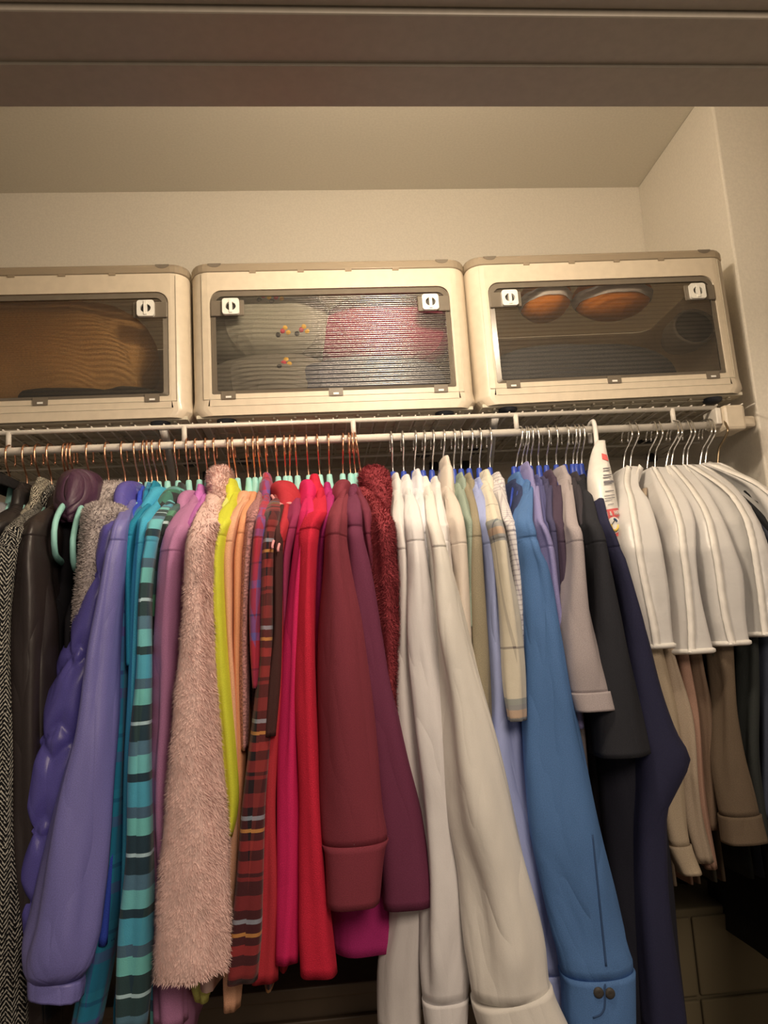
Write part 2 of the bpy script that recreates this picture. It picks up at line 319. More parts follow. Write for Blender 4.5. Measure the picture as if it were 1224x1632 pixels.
def make_bin(label, corner, tilt):
    "corner: the bin's lower left front corner; built in its own frame, then set down"
    root = thing('storage_bin', label, 'storage bin', (0, 0, 0), 'storage bins on the wire shelf')
    zf = 0.010
    # tub: walls around except the flat of the front, which is a plate with a window
    n = 6; P = plan(BW, BD, BRAD, n)
    flare = plan(BW+0.006, BD, BRAD, n)
    b = MB(); lev = [(plan(BW-0.012, BD-0.004, BRAD, n), zf), (flare, zf+0.012), (flare, zf+0.018), (P, zf+0.034), (P, BH-0.004), (plan(BW-0.004, BD, BRAD, n), BH)]
    N = len(P); vv = [];
    for pts, z in lev: vv += [(x, y, z) for x, y in pts]
    ff = []
    for i in range(len(lev)-1):
        for j in range(N):
            if j == N-1 and 2 <= i <= 4: continue     # the front flat between the rounded corners
            ff.append((i*N+j, i*N+(j+1) % N, (i+1)*N+(j+1) % N, (i+1)*N+j))
    b.add(vv, ff)
    # front plate with the window cut out
    X0, X1 = -BW/2+BRAD, BW/2-BRAD; Z0, Z1 = zf+0.018, BH
    W = window_outline(WX0, WX1, WZ0, WZ1, 0.022)
    m = len(W); outer = []; h2 = n//2
    for qd, (ex, ez) in enumerate(((X1, Z1), (X0, Z1), (X0, Z0), (X1, Z0))):
        for k in range(n+1):
            px, pz = W[qd*(n+1)+k]; side = (k < h2) if qd in (0, 2) else (k > h2)
            kk = k if k <= h2 else n-k; w_ = kk/h2
            a0 = W[qd*(n+1)] if k <= h2 else W[qd*(n+1)+n]
            if k == h2: outer.append((ex, ez))
            elif side: outer.append((ex, a0[1]+(ez-a0[1])*w_))
            else: outer.append((a0[0]+(ex-a0[0])*w_, ez))
    q = [(x, 0.0, z) for x, z in outer] + [(x, 0.0, z) for x, z in W] + [(x, 0.005, z) for x, z in W]
    qf = [(i, (i+1) % m, m+(i+1) % m, m+i) for i in range(m)] + [(m+i, m+(i+1) % m, 2*m+(i+1) % m, 2*m+i) for i in range(m)]
    b.add(q, qf)
    # recessed joint lines on the face: raised inner field
    b.box(-BW/2+0.02, BW/2-0.02, BD-0.006, BD-0.004, 0.02, BH-0.01)
    body = b.build('body', M['cream'], root, smooth=False)
    me = body.data; me.polygons.foreach_set('use_smooth', [abs(p.normal.y) < 0.98 and abs(p.normal.z) < 0.5 for p in me.polygons])
    g = MB()
    g.box(WX0-0.014, WX1+0.014, -0.0009, 0.0, 0.0405, 0.0415).box(WX0-0.0145, WX0-0.0135, -0.0009, 0, 0.041, BH-0.004).box(WX1+0.0135, WX1+0.0145, -0.0009, 0, 0.041, BH-0.004)
    g.box(X0, X1, -0.0009, 0, zf+0.0175, zf+0.0185)
    g.build('face_seam', M['cream_dark'], root)
    fl = MB().box(-BW/2+0.006, BW/2-0.006, 0.010, BD-0.008, zf-0.002, zf+0.004)
    for k in range(9): yy = 0.03+k*0.04; fl.box(-BW/2+0.02, BW/2-0.02, yy-0.002, yy+0.002, zf-0.005, zf-0.002)
    for k in range(13): xx = -BW/2+0.03+k*(BW-0.06)/12; fl.box(xx-0.002, xx+0.002, 0.016, BD-0.014, zf-0.005, zf-0.002)
    fl.build('base', M['cream_dark'], root)
    # lid
    LZ = BH+0.0005
    lv = [(plan(BW-0.002, BD, BRAD, n, -0.001), LZ), (plan(BW, BD, BRAD, n, 0.0015), LZ+0.001), (plan(BW, BD, BRAD, n, 0.0015), LZ+0.012), (plan(BW, BD, BRAD, n, -0.001), LZ+0.0175), (plan(BW, BD, BRAD, n, -0.006), LZ+0.019), (plan(BW, BD, BRAD, n, -0.012), LZ+0.0175)]
    vv, ff = prism_stack(lv); lid = mesh_obj('lid', vv, ff, M['lid'], root, smooth=False)
    md = lid.modifiers.new('bevel', 'BEVEL'); md.width = 0.0015; md.segments = 2; md.limit_method = 'ANGLE'; md.angle_limit = 0.5
    for s in (-1, 1):
        hv = [(s*(BW/2-0.046)+0.0125*math.cos(a), yy, LZ+0.0165-0.0075*math.sin(a)) for yy in (-0.0022, -0.0004) for a in np.linspace(0, math.pi, 13)]
        mesh_obj('lid_notch', hv, [tuple(range(13)), tuple(range(25, 12, -1))]+[(k, k+13, k+14, k+1) for k in range(12)], M['lidclear'], lid, smooth=False)
    for xx in (-0.145, -0.055, 0.035, 0.125): MB().box(xx-0.006, xx+0.006, -0.0025, 0.003, LZ-0.0035, LZ+0.001).build('lid_tab', M['lid'], lid)
    # door: frame rail and ribbed clear panel
    yD = 0.0035
    n_r = 22; zs = np.linspace(WZ0+0.006, WZ1-0.012, n_r*4+1); xs = [WX0+0.010, WX1-0.010]
    dv = []; dfc = []
    for i, z in enumerate(zs):
        yy = yD - 0.0022*abs(math.sin(math.pi*i/4))
        dv += [(xs[0], yy, z), (xs[1], yy, z)]
    dfc = [(2*i, 2*i+1, 2*i+3, 2*i+2) for i in range(len(zs)-1)]
    door = mesh_obj('door', dv, dfc, M['door'], root, smooth=True)
    rim = MB(); Wi = window_outline(WX0+0.010, WX1-0.010, WZ0+0.006, WZ1-0.012, 0.014); Wo = window_outline(WX0+0.001, WX1-0.001, WZ0+0.001, WZ1-0.001, 0.021)
    q = [(x, yD-0.001, z) for x, z in Wo]+[(x, yD-0.003, z) for x, z in Wi]+[(x, yD+0.002, z) for x, z in Wi]
    rim.add(q, [(i, (i+1) % m, m+(i+1) % m, m+i) for i in range(m)]+[(m+i, m+(i+1) % m, 2*m+(i+1) % m, 2*m+i) for i in range(m)])
    # close the corners between the square ribbed field and the rounded rim
    rim.build('door_rim', M['lidclear'], door)
    for s in (-1, 1):
        xe = s*(BW/2-0.037); xi = s*(BW/2-0.037-0.062); x0, x1 = min(xe, xi), max(xe, xi)
        la = MB().box(x0, x1, yD-0.0065, yD-0.0028, 0.200, 0.231).build('latch', M['lidclear'], door, bevel=0.002)
        xc = s*(BW/2-0.037-0.038)
        kb = MB()
        O = window_outline(xc-0.0155, xc+0.0155, 0.2005, 0.2315, 0.005, 0.005); I = [(xc+0.0095*math.cos(2*math.pi*i/m+0.2), 0.216+0.0085*math.sin(2*math.pi*i/m+0.2)) for i in range(m)]
        y0 = yD-0.0135; y1 = yD-0.0066
        kb.add([(x, y0, z) for x, z in O]+[(x, y0, z) for x, z in I]+[(x, y1, z) for x, z in I]+[(x, y1, z) for x, z in O],
               [(i, (i+1) % m, m+(i+1) % m, m+i) for i in range(m)]+[(m+i, m+(i+1) % m, 2*m+(i+1) % m, 2*m+i) for i in range(m)]+[(3*m+i, 3*m+(i+1) % m, (i+1) % m, i) for i in range(m)])
        kb.box(xc-0.0028, xc+0.0028, y0-0.002, y1, 0.203, 0.229)
        kb.build('latch_knob', M['knob'], door)
        MB().box(xc-0.011, xc+0.011, y1-0.0005, y1+0.0002, 0.206, 0.226).build('latch_slot', M['dark'], door)
    for xx in (WX0+0.03, 0.0, WX1-0.03):
        h = MB().box(xx-0.013, xx+0.013, -0.0025, 0.004, WZ0-0.010, WZ0+0.004).build('hinge_tab', M['lidclear'], door)
        MB().box(xx-0.005, xx+0.005, -0.0032, -0.0026, WZ0-0.008, WZ0-0.0045).build('hinge_clip', M['knob'], door)
    for sx in (-1, 1):
        for yy in (0.028, BD-0.03):
            vv, ff = lathe([(0.0, 0.0), (0.013, 0.0), (0.018, 0.004), (0.018, zf)], 20)
            mesh_obj('foot', [(x+sx*(BW/2-0.058), y+yy, z) for x, y, z in vv], ff, M['rubber'], root)
    root.rotation_euler = (0, tilt, 0)
    R = Matrix.Rotation(tilt, 3, 'Y'); off = R @ Vector((-BW/2, 0, 0))
    root.location = Vector(corner) - off
    return root
M['lidclear'] = plain('smoky_plastic', (0.17, 0.145, 0.115, 1), 0.2, coat=0.3)
ZD = ZL+0.0072
bins = [make_bin('cream storage bin cut off by the left edge, brown paper inside', (-0.7475, YR-0.004, ZD), 0.0),
        make_bin('cream storage bin with grey and magenta clothes behind its ribbed door', (-0.2205, YR-0.004, ZD), 0.0),
        make_bin('cream storage bin tilted beside the wall with orange plush inside', (0.3075, YR-0.010, ZD+0.001), -0.0145)]
# what lies in the bins
def blob(name, label, cat, c, size, mat, amp=0.18, fr=2.2, seed=0, n=28, flat=None):
    r = np.random.default_rng(seed); ph = r.uniform(0, 6.28, (6, 3)); k = r.uniform(0.7, 1.6, (6, 3))*fr
    v = []; f = []
    for i in range(n+1):
        th = math.pi*i/n
        for j in range(2*n):
            p = np.array([math.sin(th)*math.cos(math.pi*j/n), math.sin(th)*math.sin(math.pi*j/n), math.cos(th)])
            s = np.sign(p)*np.abs(p)**0.8; d = sum(abs(math.sin(float((k[q]*p).sum()+ph[q].sum())))-0.5 for q in range(6))/6
            v.append(np.array(c)+s*np.array(size)*(1+amp*d*2))
    f = [(i*2*n+j, (i+1)*2*n+j, (i+1)*2*n+(j+1) % (2*n), i*2*n+(j+1) % (2*n)) for i in range(n) for j in range(2*n)]
    t = thing(name, label, cat, c); uv = [((l % (2*n))*0.01, (l//(2*n))*0.01) for q in f for l in q]
    zmin = ZD+0.0145
    v = [(p[0], p[1], max(p[2], zmin)) for p in v]
    return t, v, f, uv
def fill(name, label, cat, part, c, size, col, **kw):
    t, v, f, uv = blob(name, label, cat, c, size, None, **kw); o = mesh_obj(part, v, f, fabric(part+'_cloth', col, wr=0.8), t, uvs=uv); return t
zb = ZD+0.015
fill('paper_bag', 'crumpled brown paper bag inside the leftmost bin', 'bag', 'paper', (-0.53, 1.46, zb+0.15), (0.20, 0.10, 0.118), (240, 172, 96), amp=0.2, fr=3.2, seed=3)
fill('dark_cloth', 'dark grey cloth under the brown paper bag', 'clothing', 'fabric', (-0.44, 1.45, zb+0.035), (0.175, 0.085, 0.045), (62, 58, 52), seed=4)
fs1 = fill('folded_sweater', 'upper grey sweater with small flower prints in the middle bin', 'clothing', 'fabric', (-0.085, 1.445, zb+0.20), (0.125, 0.085, 0.078), (150, 140, 118), amp=0.1, seed=5)
fs2 = fill('folded_sweater', 'lower beige grey sweater in the middle bin', 'clothing', 'fabric', (-0.08, 1.44, zb+0.075), (0.125, 0.08, 0.062), (118, 108, 92), amp=0.12, seed=6)
fill('folded_sweater', 'magenta clothing bundle at the right of the middle bin', 'clothing', 'fabric', (0.15, 1.46, zb+0.185), (0.135, 0.085, 0.075), (140, 34, 62), amp=0.14, seed=7)
fill('dark_cloth', 'dark blue grey cloth lying low in the middle bin', 'clothing', 'fabric', (0.10, 1.43, zb+0.06), (0.15, 0.08, 0.062), (74, 72, 76), seed=8)
for par, u0, v0 in ((fs1, 420, 472), (fs1, 440, 474), (fs1, 450, 527), (fs1, 480, 525), (fs2, 452, 578)):
    for k, (cc, du, dv) in enumerate((((190, 40, 60), 0, 0), ((225, 165, 40), 9, 2), ((30, 28, 30), -7, 6), ((225, 165, 40), 4, -5))):
        p = on_surface(par, u0+du, v0+dv)
        if p is None: continue
        vv, ff = lathe([(0.0, 0.0015), (0.004, 0.0012), (0.0055, -0.001)], 7)
        mesh_obj('flower_print', [(x+p[0], p[1]-z, y+p[2]) for x, y, z in vv], ff, plain('print_%d_%d_%d' % cc, alb(cc), 0.8), par)
def plush(label, u, v, w, h, seed):
    p = at(u, v, 1.405); t = thing('plush_pumpkin', label, 'plush toy', p)
    vv, ff = [], []; n = 32; prof = [(math.sin(a), -math.cos(a)) for a in np.linspace(0.0, math.pi, 17)]
    def band(a, b, sc):
        vs_, fs_ = lathe([(r*sc, z*sc) for r, z in prof[a:b+1]], n)
        out = []
        for x, y, z in vs_:
            th = math.atan2(y, x); g = 1+0.05*abs(math.sin(4*th)); out.append((p[0]+x*w*g, p[1]+y*0.062*g, p[2]+z*h))
        return out, fs_
    org = fabric('orange_plush', (255, 138, 26), wr=0.3, k=1.6); wht = fabric('cream_plush', (215, 195, 175), wr=0.5)
    for nm, a, b, m_, sc in (('lower_panel', 0, 6, org, 1.0), ('middle_panel', 6, 8, wht, 1.02), ('upper_panel', 8, 16, org, 1.0)):
        vs_, fs_ = band(a, b, sc); mesh_obj(nm, vs_, fs_, m_, t, uvs=[(vs_[i][0], vs_[i][2]) for q in fs_ for i in q])
    sv, sf = tubev([(p[0], p[1], p[2]+h*0.9), (p[0]+0.004, p[1], p[2]+h+0.012)], 0.007, 8); mesh_obj('stem', sv, sf, M['rubber'], t)
plush('smaller orange and cream plush pumpkin behind the left latch', 868, 478, 0.050, 0.042, 1)
plush('larger orange and cream plush pumpkin in the middle of its bin', 975, 473, 0.078, 0.046, 2)
fill('dark_cloth', 'charcoal folded cloth filling the bottom of the tilted bin', 'clothing', 'fabric', (0.54, 1.45, zb+0.065), (0.2, 0.08, 0.082), (74, 71, 68), amp=0.08, seed=9)
p = at(1096, 530, 1.44); cp = thing('grey_cup', 'grey round pot lying on its side at the right of the bin', 'pot', p)
vv, ff = lathe([(0.0, 0.09), (0.034, 0.088), (0.048, 0.05), (0.050, 0.0), (0.046, -0.004), (0.042, 0.0), (0.038, 0.05), (0.0, 0.07)], 28)
mesh_obj('body', [(p[0]+x*0.95, p[1]-0.03+z, p[2]+y*0.78) for x, y, z in vv], ff, plain('grey_pot', (0.26, 0.23, 0.20, 1), 0.5), cp)
vv, ff = lathe([(0.0, 0.0), (0.041, 0.0), (0.036, 0.05), (0.0, 0.055)], 28)
mesh_obj('inside', [(p[0]+x*0.95, p[1]-0.028+z, p[2]+y*0.78) for x, y, z in vv], ff, M['dark'], cp)

# ------------------------------------------------------------------ garments
def loft(name, rings, mat, parent, n=30, power=2.0, fold=0.004, kf=3, seed=0, cap_top=True, cap_bot=True, disp=None, tilt=0.0, grid=False, fade=0.0):
    "rings (x, y, z, half width, half depth) from the top down; folds run along the length and wander"
    R = np.asarray(rings, float); m = len(R); r = np.random.default_rng(seed+17)
    t = np.concatenate([[0], np.cumsum(np.linalg.norm(np.diff(R[:, :3], axis=0), axis=1))])
    th = 2*np.pi*np.arange(n)/n - np.pi/2           # starts at the front
    ct, st = np.cos(th), np.sin(th)
    e = 2.0/power; cx = np.sign(ct)*np.abs(ct)**e; cy = np.sign(st)*np.abs(st)**e
    ph = r.uniform(0, 6.28, 8); w = r.uniform(2.0, 7.0, 8)*r.choice([-1, 1], 8)
    X = R[:, 0:1]+R[:, 3:4]*cx[None]; Y = R[:, 1:2]+R[:, 4:5]*cy[None]; Z = np.repeat(R[:, 2:3], n, 1)
    A = np.minimum(fold, 0.30*R[:, 3])[:, None]*np.clip(t/0.10, 0.15, 1.0)[:, None]
    if fade: A = A*np.clip((t[-1]-t[:, None])/fade, 0.08, 1.0)
    T = t[:, None]
    d = 0.62*np.sin(kf*th[None]+ph[0]+w[0]*T*0.6)+0.38*np.sin((kf+2)*th[None]+ph[1]+w[1]*T)+0.35*np.sin(th[None]*2+ph[2])*np.sin(T*26+ph[3]+1.5*np.sin(th[None]+ph[4]))
    d = A*d
    nx = cx/np.maximum(R[:, 3:4], 1e-4); ny = cy/np.maximum(R[:, 4:5], 1e-4); l = np.sqrt(nx**2+ny**2)+1e-9
    P = np.maximum(np.linalg.norm(np.stack([np.roll(X, -1, 1)-X, np.roll(Y, -1, 1)-Y]), axis=0), 1e-6)
    U = np.concatenate([np.zeros((m, 1)), np.cumsum(P, 1)], 1)
    U = U - U[:, n//2:n//2+1]
    if disp is not None: d = d+disp(U[:, :n], T+0*th[None], th[None]+0*T)
    X = X+nx/l*d; Y = Y+ny/l*d
    Z = Z + tilt*(X-R[:, 0:1])
    V = np.stack([X, Y, Z], 2).reshape(-1, 3).tolist()
    F = []; UV = []
    for i in range(m-1):
        for j in range(n):
            k = (j+1) % n; F.append((i*n+j, i*n+k, (i+1)*n+k, (i+1)*n+j))
            UV += [(U[i, j], -t[i]), (U[i, j+1], -t[i]), (U[i+1, j+1], -t[i+1]), (U[i+1, j], -t[i+1])]
    if cap_top:
        F.append(tuple(range(n))[::-1]); UV += [(0, 0)]*n
    if cap_bot:                                         # the hem turns in and the inside goes up a little
        c = R[-1]; k_ = max(0, m-4); up = (R[k_, :2]-c[:2])/max(1e-3, R[k_, 2]-c[2]); up = np.clip(up, -2, 2)
        for s, dz in ((0.86, 0.002), (0.70, 0.02)):
            b = len(V)
            V += [(c[0]+up[0]*dz+(X[-1, j]-c[0])*s, c[1]+up[1]*dz+(Y[-1, j]-c[1])*s, Z[-1, j]+dz) for j in range(n)]
            for j in range(n):
                k = (j+1) % n; F.append((b-n+j, b-n+k, b+k, b+j)); UV += [(U[-1, j], 0), (U[-1, j+1], 0), (U[-1, j+1], 0.02), (U[-1, j], 0.02)]
        F.append(tuple(range(len(V)-n, len(V)))); UV += [(0, 0)]*n
    o = mesh_obj(name, V, F, mat, parent, uvs=UV)
    return (o, np.stack([X, Y, Z], 2)) if grid else o
def pile(parent, G, count, length, width, mat, seed=0, curl=0.5, down=0.6, front=True):
    "short fibres rooted all over a lofted surface"
    r = np.random.default_rng(seed); m, n = G.shape[:2]
    A = G[:-1]; B = np.roll(G, -1, 1)[:-1]; C = np.roll(G, -1, 1)[1:]; D = G[1:]
    nrm = np.cross(B-A, D-A); area = np.linalg.norm(nrm, axis=2)+1e-12; nrm = nrm/area[..., None]
    cen = G.mean(1)[:-1][:, None]; s = np.sign(((A+C)/2-cen).__mul__(nrm).sum(2)); s[s == 0] = 1; nrm = nrm*s[..., None]
    p = (area/area.sum()).ravel(); pick = r.choice(len(p), count, p=p); i, j = np.divmod(pick, n)
    a, b = r.random((count, 1)), r.random((count, 1))
    P = (A[i, j]*(1-a)+B[i, j]*a)*(1-b)+(D[i, j]*(1-a)+C[i, j]*a)*b; Nn = nrm[i, j]
    g = r.normal(0, 1, (count, 3)); lobes = np.sin(P[:, :1]*70+np.sin(P[:, 2:]*45)*2)*0.4
    dr = Nn*0.75+np.array([[0, 0, -1.0]])*down+g*curl*0.5+np.concatenate([lobes, 0*lobes, 0*lobes], 1); dr /= np.linalg.norm(dr, axis=1)[:, None]
    sd = np.cross(dr, Nn+g*0.3); sd /= np.linalg.norm(sd, axis=1)[:, None]+1e-9
    L = length*r.uniform(0.6, 1.25, (count, 1))
    V = np.stack([P-sd*width-Nn*0.001, P+sd*width-Nn*0.001, P+dr*L], 1).reshape(-1, 3)
    F = np.arange(count*3).reshape(-1, 3)
    o = mesh_obj('pile', V, F.tolist(), mat, parent, smooth=False); o['kind'] = 'stuff'; return o
def fur_mat(name, c, k=1.0):
    t = NT(name); col = alb(c, k); t.b.inputs['Roughness'].default_value = 0.85; t.b.inputs['Specular IOR Level'].default_value = 0.15
    tc = t.new('ShaderNodeTexCoord'); nz = t.new('ShaderNodeTexNoise'); nz.inputs['Scale'].default_value = 55; nz.inputs['Detail'].default_value = 3; t.link(tc.outputs['Object'], nz.inputs['Vector'])
    t.link(t.ramp(nz.outputs[0], [(0.3, tuple(x*0.85 for x in col[:3])+(1,)), (0.65, col)]), t.b.inputs['Base Color']); return t.m

NECK_DROP = 0.083
def make_hanger(x, tilt, kind, label, tip_y, tip_z, zneck, bulge=1.0, xt=None, thick=None):
    "hook over the rod, neck, and a closed triangular arm piece inside the shoulders"
    met, bod, grp = {'copper': ('copper', 'mint', 'mint hangers with copper hooks'), 'silver': ('silver', 'blue', 'blue hangers with silver hooks'), 'wire': ('silver', 'silver', 'all wire hangers under the white covers'), 'bronze': ('bronze', 'bronze', None)}[kind]
    t = thing('clothes_hanger', label, 'hanger', (x, YR, ZR), grp)
    rr = 0.0017 if kind != 'bronze' else 0.0022
    c = [(0.021, -0.022), (0.0225, -0.010), (0.020, 0.001), (0.012, 0.0085), (0.0, 0.0103), (-0.013, 0.0065), (-0.021, -0.006), (-0.0205*bulge, -0.020), (-0.012*bulge, -0.034), (-0.002, -0.047), (0.0, -0.060), (0.0, -NECK_DROP)]
    P = smooth_path([(x+tilt*max(0, -z)/NECK_DROP, YR+y, ZR+z) for y, z in c], 34)
    mesh_obj('hook', *tubev(P, rr, 7), M[met], t)
    xn = x+tilt; zn = ZR-NECK_DROP
    b = MB()
    if kind in ('copper', 'silver'):
        v, f = tubev([(xn, YR, zn+0.018), (xn, YR, zn+0.0165), (xn, YR, zn+0.004), (xn, YR-0.002, zn-0.012), (xn, YR-0.006, zn-0.026)], [0.0030, 0.0050, 0.0062, 0.0082, 0.0085], 12); b.add(v, f)
    hy = YR-tip_y; q = thick or (0.0034 if kind in ('copper', 'silver') else 0.002)
    zt = tip_z
    loop = [(xn, YR, zn-0.010), (xn, YR-hy*0.35, zn-0.010-(zn-0.010-zt)*0.22), (xn, YR-hy*0.72, zn-0.010-(zn-0.010-zt)*0.60), (xn, YR-hy*0.93, zt+0.004), (xn, YR-hy, zt-0.014), (xn, YR-hy*0.99, zt-0.034), (xn, YR-hy*0.92, zt-0.047), (xn, YR-hy*0.8, zt-0.050), (xn, YR, zt-0.050)]
    if xt is not None: loop = [(p[0]+(xt-xn)*min(1, (YR-p[1])/hy), p[1], p[2]) for p in loop]
    loop = loop+[(p[0], 2*YR-p[1], p[2]) for p in loop[-2:0:-1]]
    v, f = tubev(smooth_path(loop+[loop[0]], 61)[:-1], q, 8, flat=0.75, closed=True); b.add(v, f)
    b.build('arms', M[bod], t, smooth=True)
    return t

GROUP_L = 'clothes on the left half of the rod'; GROUP_R = 'clothes on the right half of the rod'
NG = 0
def garment(name, cat, label, short, hook, neck, mat, edges, ys=1.155, yc=None, collar=None, hood=None, kind='copper', b=0.042, hem=1.04, bt=None, cuff=None, cuffk=(1.0, 0.3, 3), fold=0.004, kf=3, far=True, fur=None, disp=None, cutilt=0.0, cmat=None, mhood=None, n=30, rings=44, body=True, collar_name='collar', group=None, bulge=1.0, lean=0.55, hanger=True, pw=2.2, hangerlabel=None, znk=None, seam=28, shz=None, hy=None, smat=None):
    global NG; NG += 1; seed = NG*7
    xh = at(hook, 690, YR)[0]; pn = at(neck, 778, YR); xn = pn[0]; zn = ZR-NECK_DROP-0.004 if znk is None else znk
    yc = ys-0.035 if yc is None else yc
    root = thing(name, label, cat, (xn, YR, zn), group or (GROUP_L if kind == 'copper' else GROUP_R))
    E = np.array(edges, float); v0, v1 = E[0, 0], E[-1, 0]
    def ring(v, f):
        Y = ys+(yc-ys)*((v-v0)/max(1, v1-v0))
        p = at(np.interp(v, E[:, 0], E[:, 1]) if len(E) < 3 else pchip(E[:, 0], E[:, 1], [v])[0], v, Y); q = at(np.interp(v, E[:, 0], E[:, 2]) if len(E) < 3 else pchip(E[:, 0], E[:, 2], [v])[0], v, Y)
        c = (p+q)/2; return [c[0], c[1], c[2], max(0.0035, abs(q[0]-p[0])/2), b]
    vend = cuff if cuff else v1
    RG = [ring(v, 0) for v in np.linspace(v0, vend, rings)]
    for k, r_ in enumerate(RG):
        f_ = k/(len(RG)-1); r_[4] = b+(min(b, max(0.016, r_[3]*0.8))-b)*f_**1.5
    for k, w_ in ((0, 0.72), (1, 0.88), (2, 0.96)): RG[k][4] *= w_
    top = RG[0]
    bt = bt or max(0.0055, min(0.010, top[3]*0.7))
    cap = []
    for q in np.linspace(0.06, 0.93, 9):
        ya = YR-0.045; zy = zn-0.026; e = q*q*(3-2*q)*0.35+q*0.65
        cap.append([xn+(top[0]-xn)*q, ya+(top[1]-ya)*q, zy-(zy-top[2])*(0.82*q+0.18*q**3), bt*0.85+(top[3]-bt*0.85)*e**1.3, 0.018+(b*0.66-0.018)*q])
    if seam:
        vs_ = v0+seam+(NG*37 % 23)-8; kq = int((vs_-v0)/max(1, vend-v0)*(rings-1))
        r0_ = ring(vs_, 0); w0 = RG[min(kq, len(RG)-1)][4]
        RG = [r for r in RG if abs(r[2]-r0_[2]) > 0.006]
        zz = [r[2] for r in RG]; kq = sum(1 for z in zz if z > r0_[2])
        add = []
        for dv, sc in ((-3.5, 1.0), (-1.2, 1.008), (0, 0.972), (1.2, 0.99), (4, 0.99)):
            rr_ = ring(vs_+dv, 0); rr_[3] *= sc; rr_[4] = w0*sc; add.append(rr_)
        RG[kq:kq] = add
    S = cap+RG
    sm = smat or mat
    res = loft('sleeve', S, sm, root, n=n, power=pw, fold=fold, kf=kf, seed=seed, disp=disp, tilt=cutilt if not cuff else 0.0, grid=True, fade=0.05 if cuff else 0.0)
    if fur: pile(root, res[1][1:], fur[0], fur[1], fur[2], fur[3], seed=seed, curl=fur[4], down=fur[5])
    if cuff:
        C = [ring(v, 0) for v in np.linspace(cuff-1, v1, 10)]
        for c in C: c[3] = c[3]*cuffk[0]+0.0010; c[4] = RG[-1][4]*cuffk[0]+0.0010
        loft('cuff', C, cmat or sm, root, n=n, power=2.8, fold=fold*cuffk[1], kf=kf+cuffk[2], seed=seed, tilt=cutilt)
    if far:
        FS = [[xn+(r[0]-xn)*0.75, 2*YR-r[1], r[2], min(0.010, r[3]*0.7), r[4]] for r in S[::2]]+[[xn+(S[-1][0]-xn)*0.75, 2*YR-S[-1][1], S[-1][2]-1e-4, min(0.010, S[-1][3]*0.7), S[-1][4]]]
        loft('sleeve', FS, sm, root, n=16, power=pw, fold=fold, kf=kf, seed=seed+1)
    # body: ridge from the neck to the shoulder, then straight down to the hem
    xs, zs = top[0], top[2] if shz is None else shz; hyy = (YR-ys) if hy is None else hy
    B = []
    if body:
        prof = [(0.0, 0.22, 0.8), (0.06, 0.27, 0.95), (0.2, 0.40, 1.0), (0.4, 0.58, 1.0), (0.6, 0.75, 1.0), (0.8, 0.89, 1.0), (0.95, 0.985, 1.0), (1.1, 1.0, 1.0)]
        for s, yy, tt in prof:
            B.append([xn+(xs-xn)*min(1, s), YR, zn-0.012-(zn-0.012-zs)*s, bt*tt, hyy*yy])
        zb_ = B[-1][2]; zsl = [r[2] for r in RG][::-1]; xsl = [r[0] for r in RG][::-1]
        for s in np.linspace(0.06, 1.0, 18):
            z = zb_-(zb_-hem)*s; xsv = np.interp(z, zsl, xsl)
            B.append([xs+(xsv-xs)*lean, YR, z, bt*(1+0.25*s), hyy*(1.0-0.04*math.sin(s*2.6))])
        res = loft('body', B, mat, root, n=32, power=2.6, fold=min(0.003, bt*0.25), kf=6, seed=seed+2, grid=True)
        if fur: pile(root, res[1][:14], fur[0]//2, fur[1], fur[2], fur[3], seed=seed+5, curl=fur[4], down=fur[5])
    for which, sp in (('collar', collar), ('hood', hood)):
        if not sp: continue
        uL, uR, vT, vB = sp[:4]; yd = sp[4] if len(sp) > 4 else (0.058 if which == 'collar' else 0.075)
        Yf = YR-0.012; pT = (at(uL, vT, Yf)+at(uR, vT, Yf))/2; pB = (at(uL, vB, Yf)+at(uR, vB, Yf))/2
        a = abs(at(uR, vT, Yf)[0]-at(uL, vT, Yf)[0])/2; H = pT[2]-pB[2]; xb = (xn+ (xs-xn)*0.15)
        K = []
        if which == 'collar':
            for s, ka, kb, dz in ((-0.2, 0.55, 0.62, -0.35), (0.0, 0.72, 0.80, -0.10), (0.0, 0.88, 0.92, 0.0), (0.1, 0.97, 0.97, 0.03), (0.5, 1.06, 1.03, 0.5), (0.85, 1.18, 1.10, 0.85), (1.0, 1.22, 1.14, 1.0), (1.02, 1.08, 1.06, 1.02)):
                K.append([pT[0]+(pB[0]-pT[0])*max(0, s), YR-0.004-0.01*max(0, s), pT[2]-H*dz, a*ka, yd*kb])
            res = loft(collar_name, K, cmat or mat, root, n=26, power=2.3, fold=0.0012, kf=4, seed=seed+3, grid=True, cap_top=True, cap_bot=True)
        else:
            pB = pB+np.array([0, 0, -0.012]); H = pT[2]-pB[2]; wob = (NG*53 % 17)/17-0.5
            for s, ka, kb, dy in ((0.0, 0.30, 0.22, 0.012), (0.02, 0.55, 0.40, 0.010), (0.07, 0.76, 0.60, 0.006), (0.17, 0.90, 0.78, 0.0), (0.30, 0.98, 0.90, -0.004), (0.45, 1.0, 0.98, -0.008), (0.62, 0.96, 1.06, -0.012), (0.80, 0.88, 1.14, -0.016), (0.93, 0.80, 1.18, -0.019), (1.0, 0.70, 1.16, -0.020)):
                K.append([pT[0]+(pB[0]-pT[0])*s+a*0.18*math.sin(s*6+wob*6), YR+0.012+dy, pT[2]-H*s, a*ka, yd*kb])
            K = smooth_path(K, 20).tolist()
            res = loft('hood', K, mhood or mat, root, n=30, power=2.2, fold=0.0065 if not fur else 0.003, kf=3, seed=seed+4, grid=True)
        if fur: pile(root, res[1], fur[0]//4, fur[1]*1.15, fur[2], fur[3], seed=seed+9, curl=max(0.9, fur[4]), down=fur[5]*0.3)
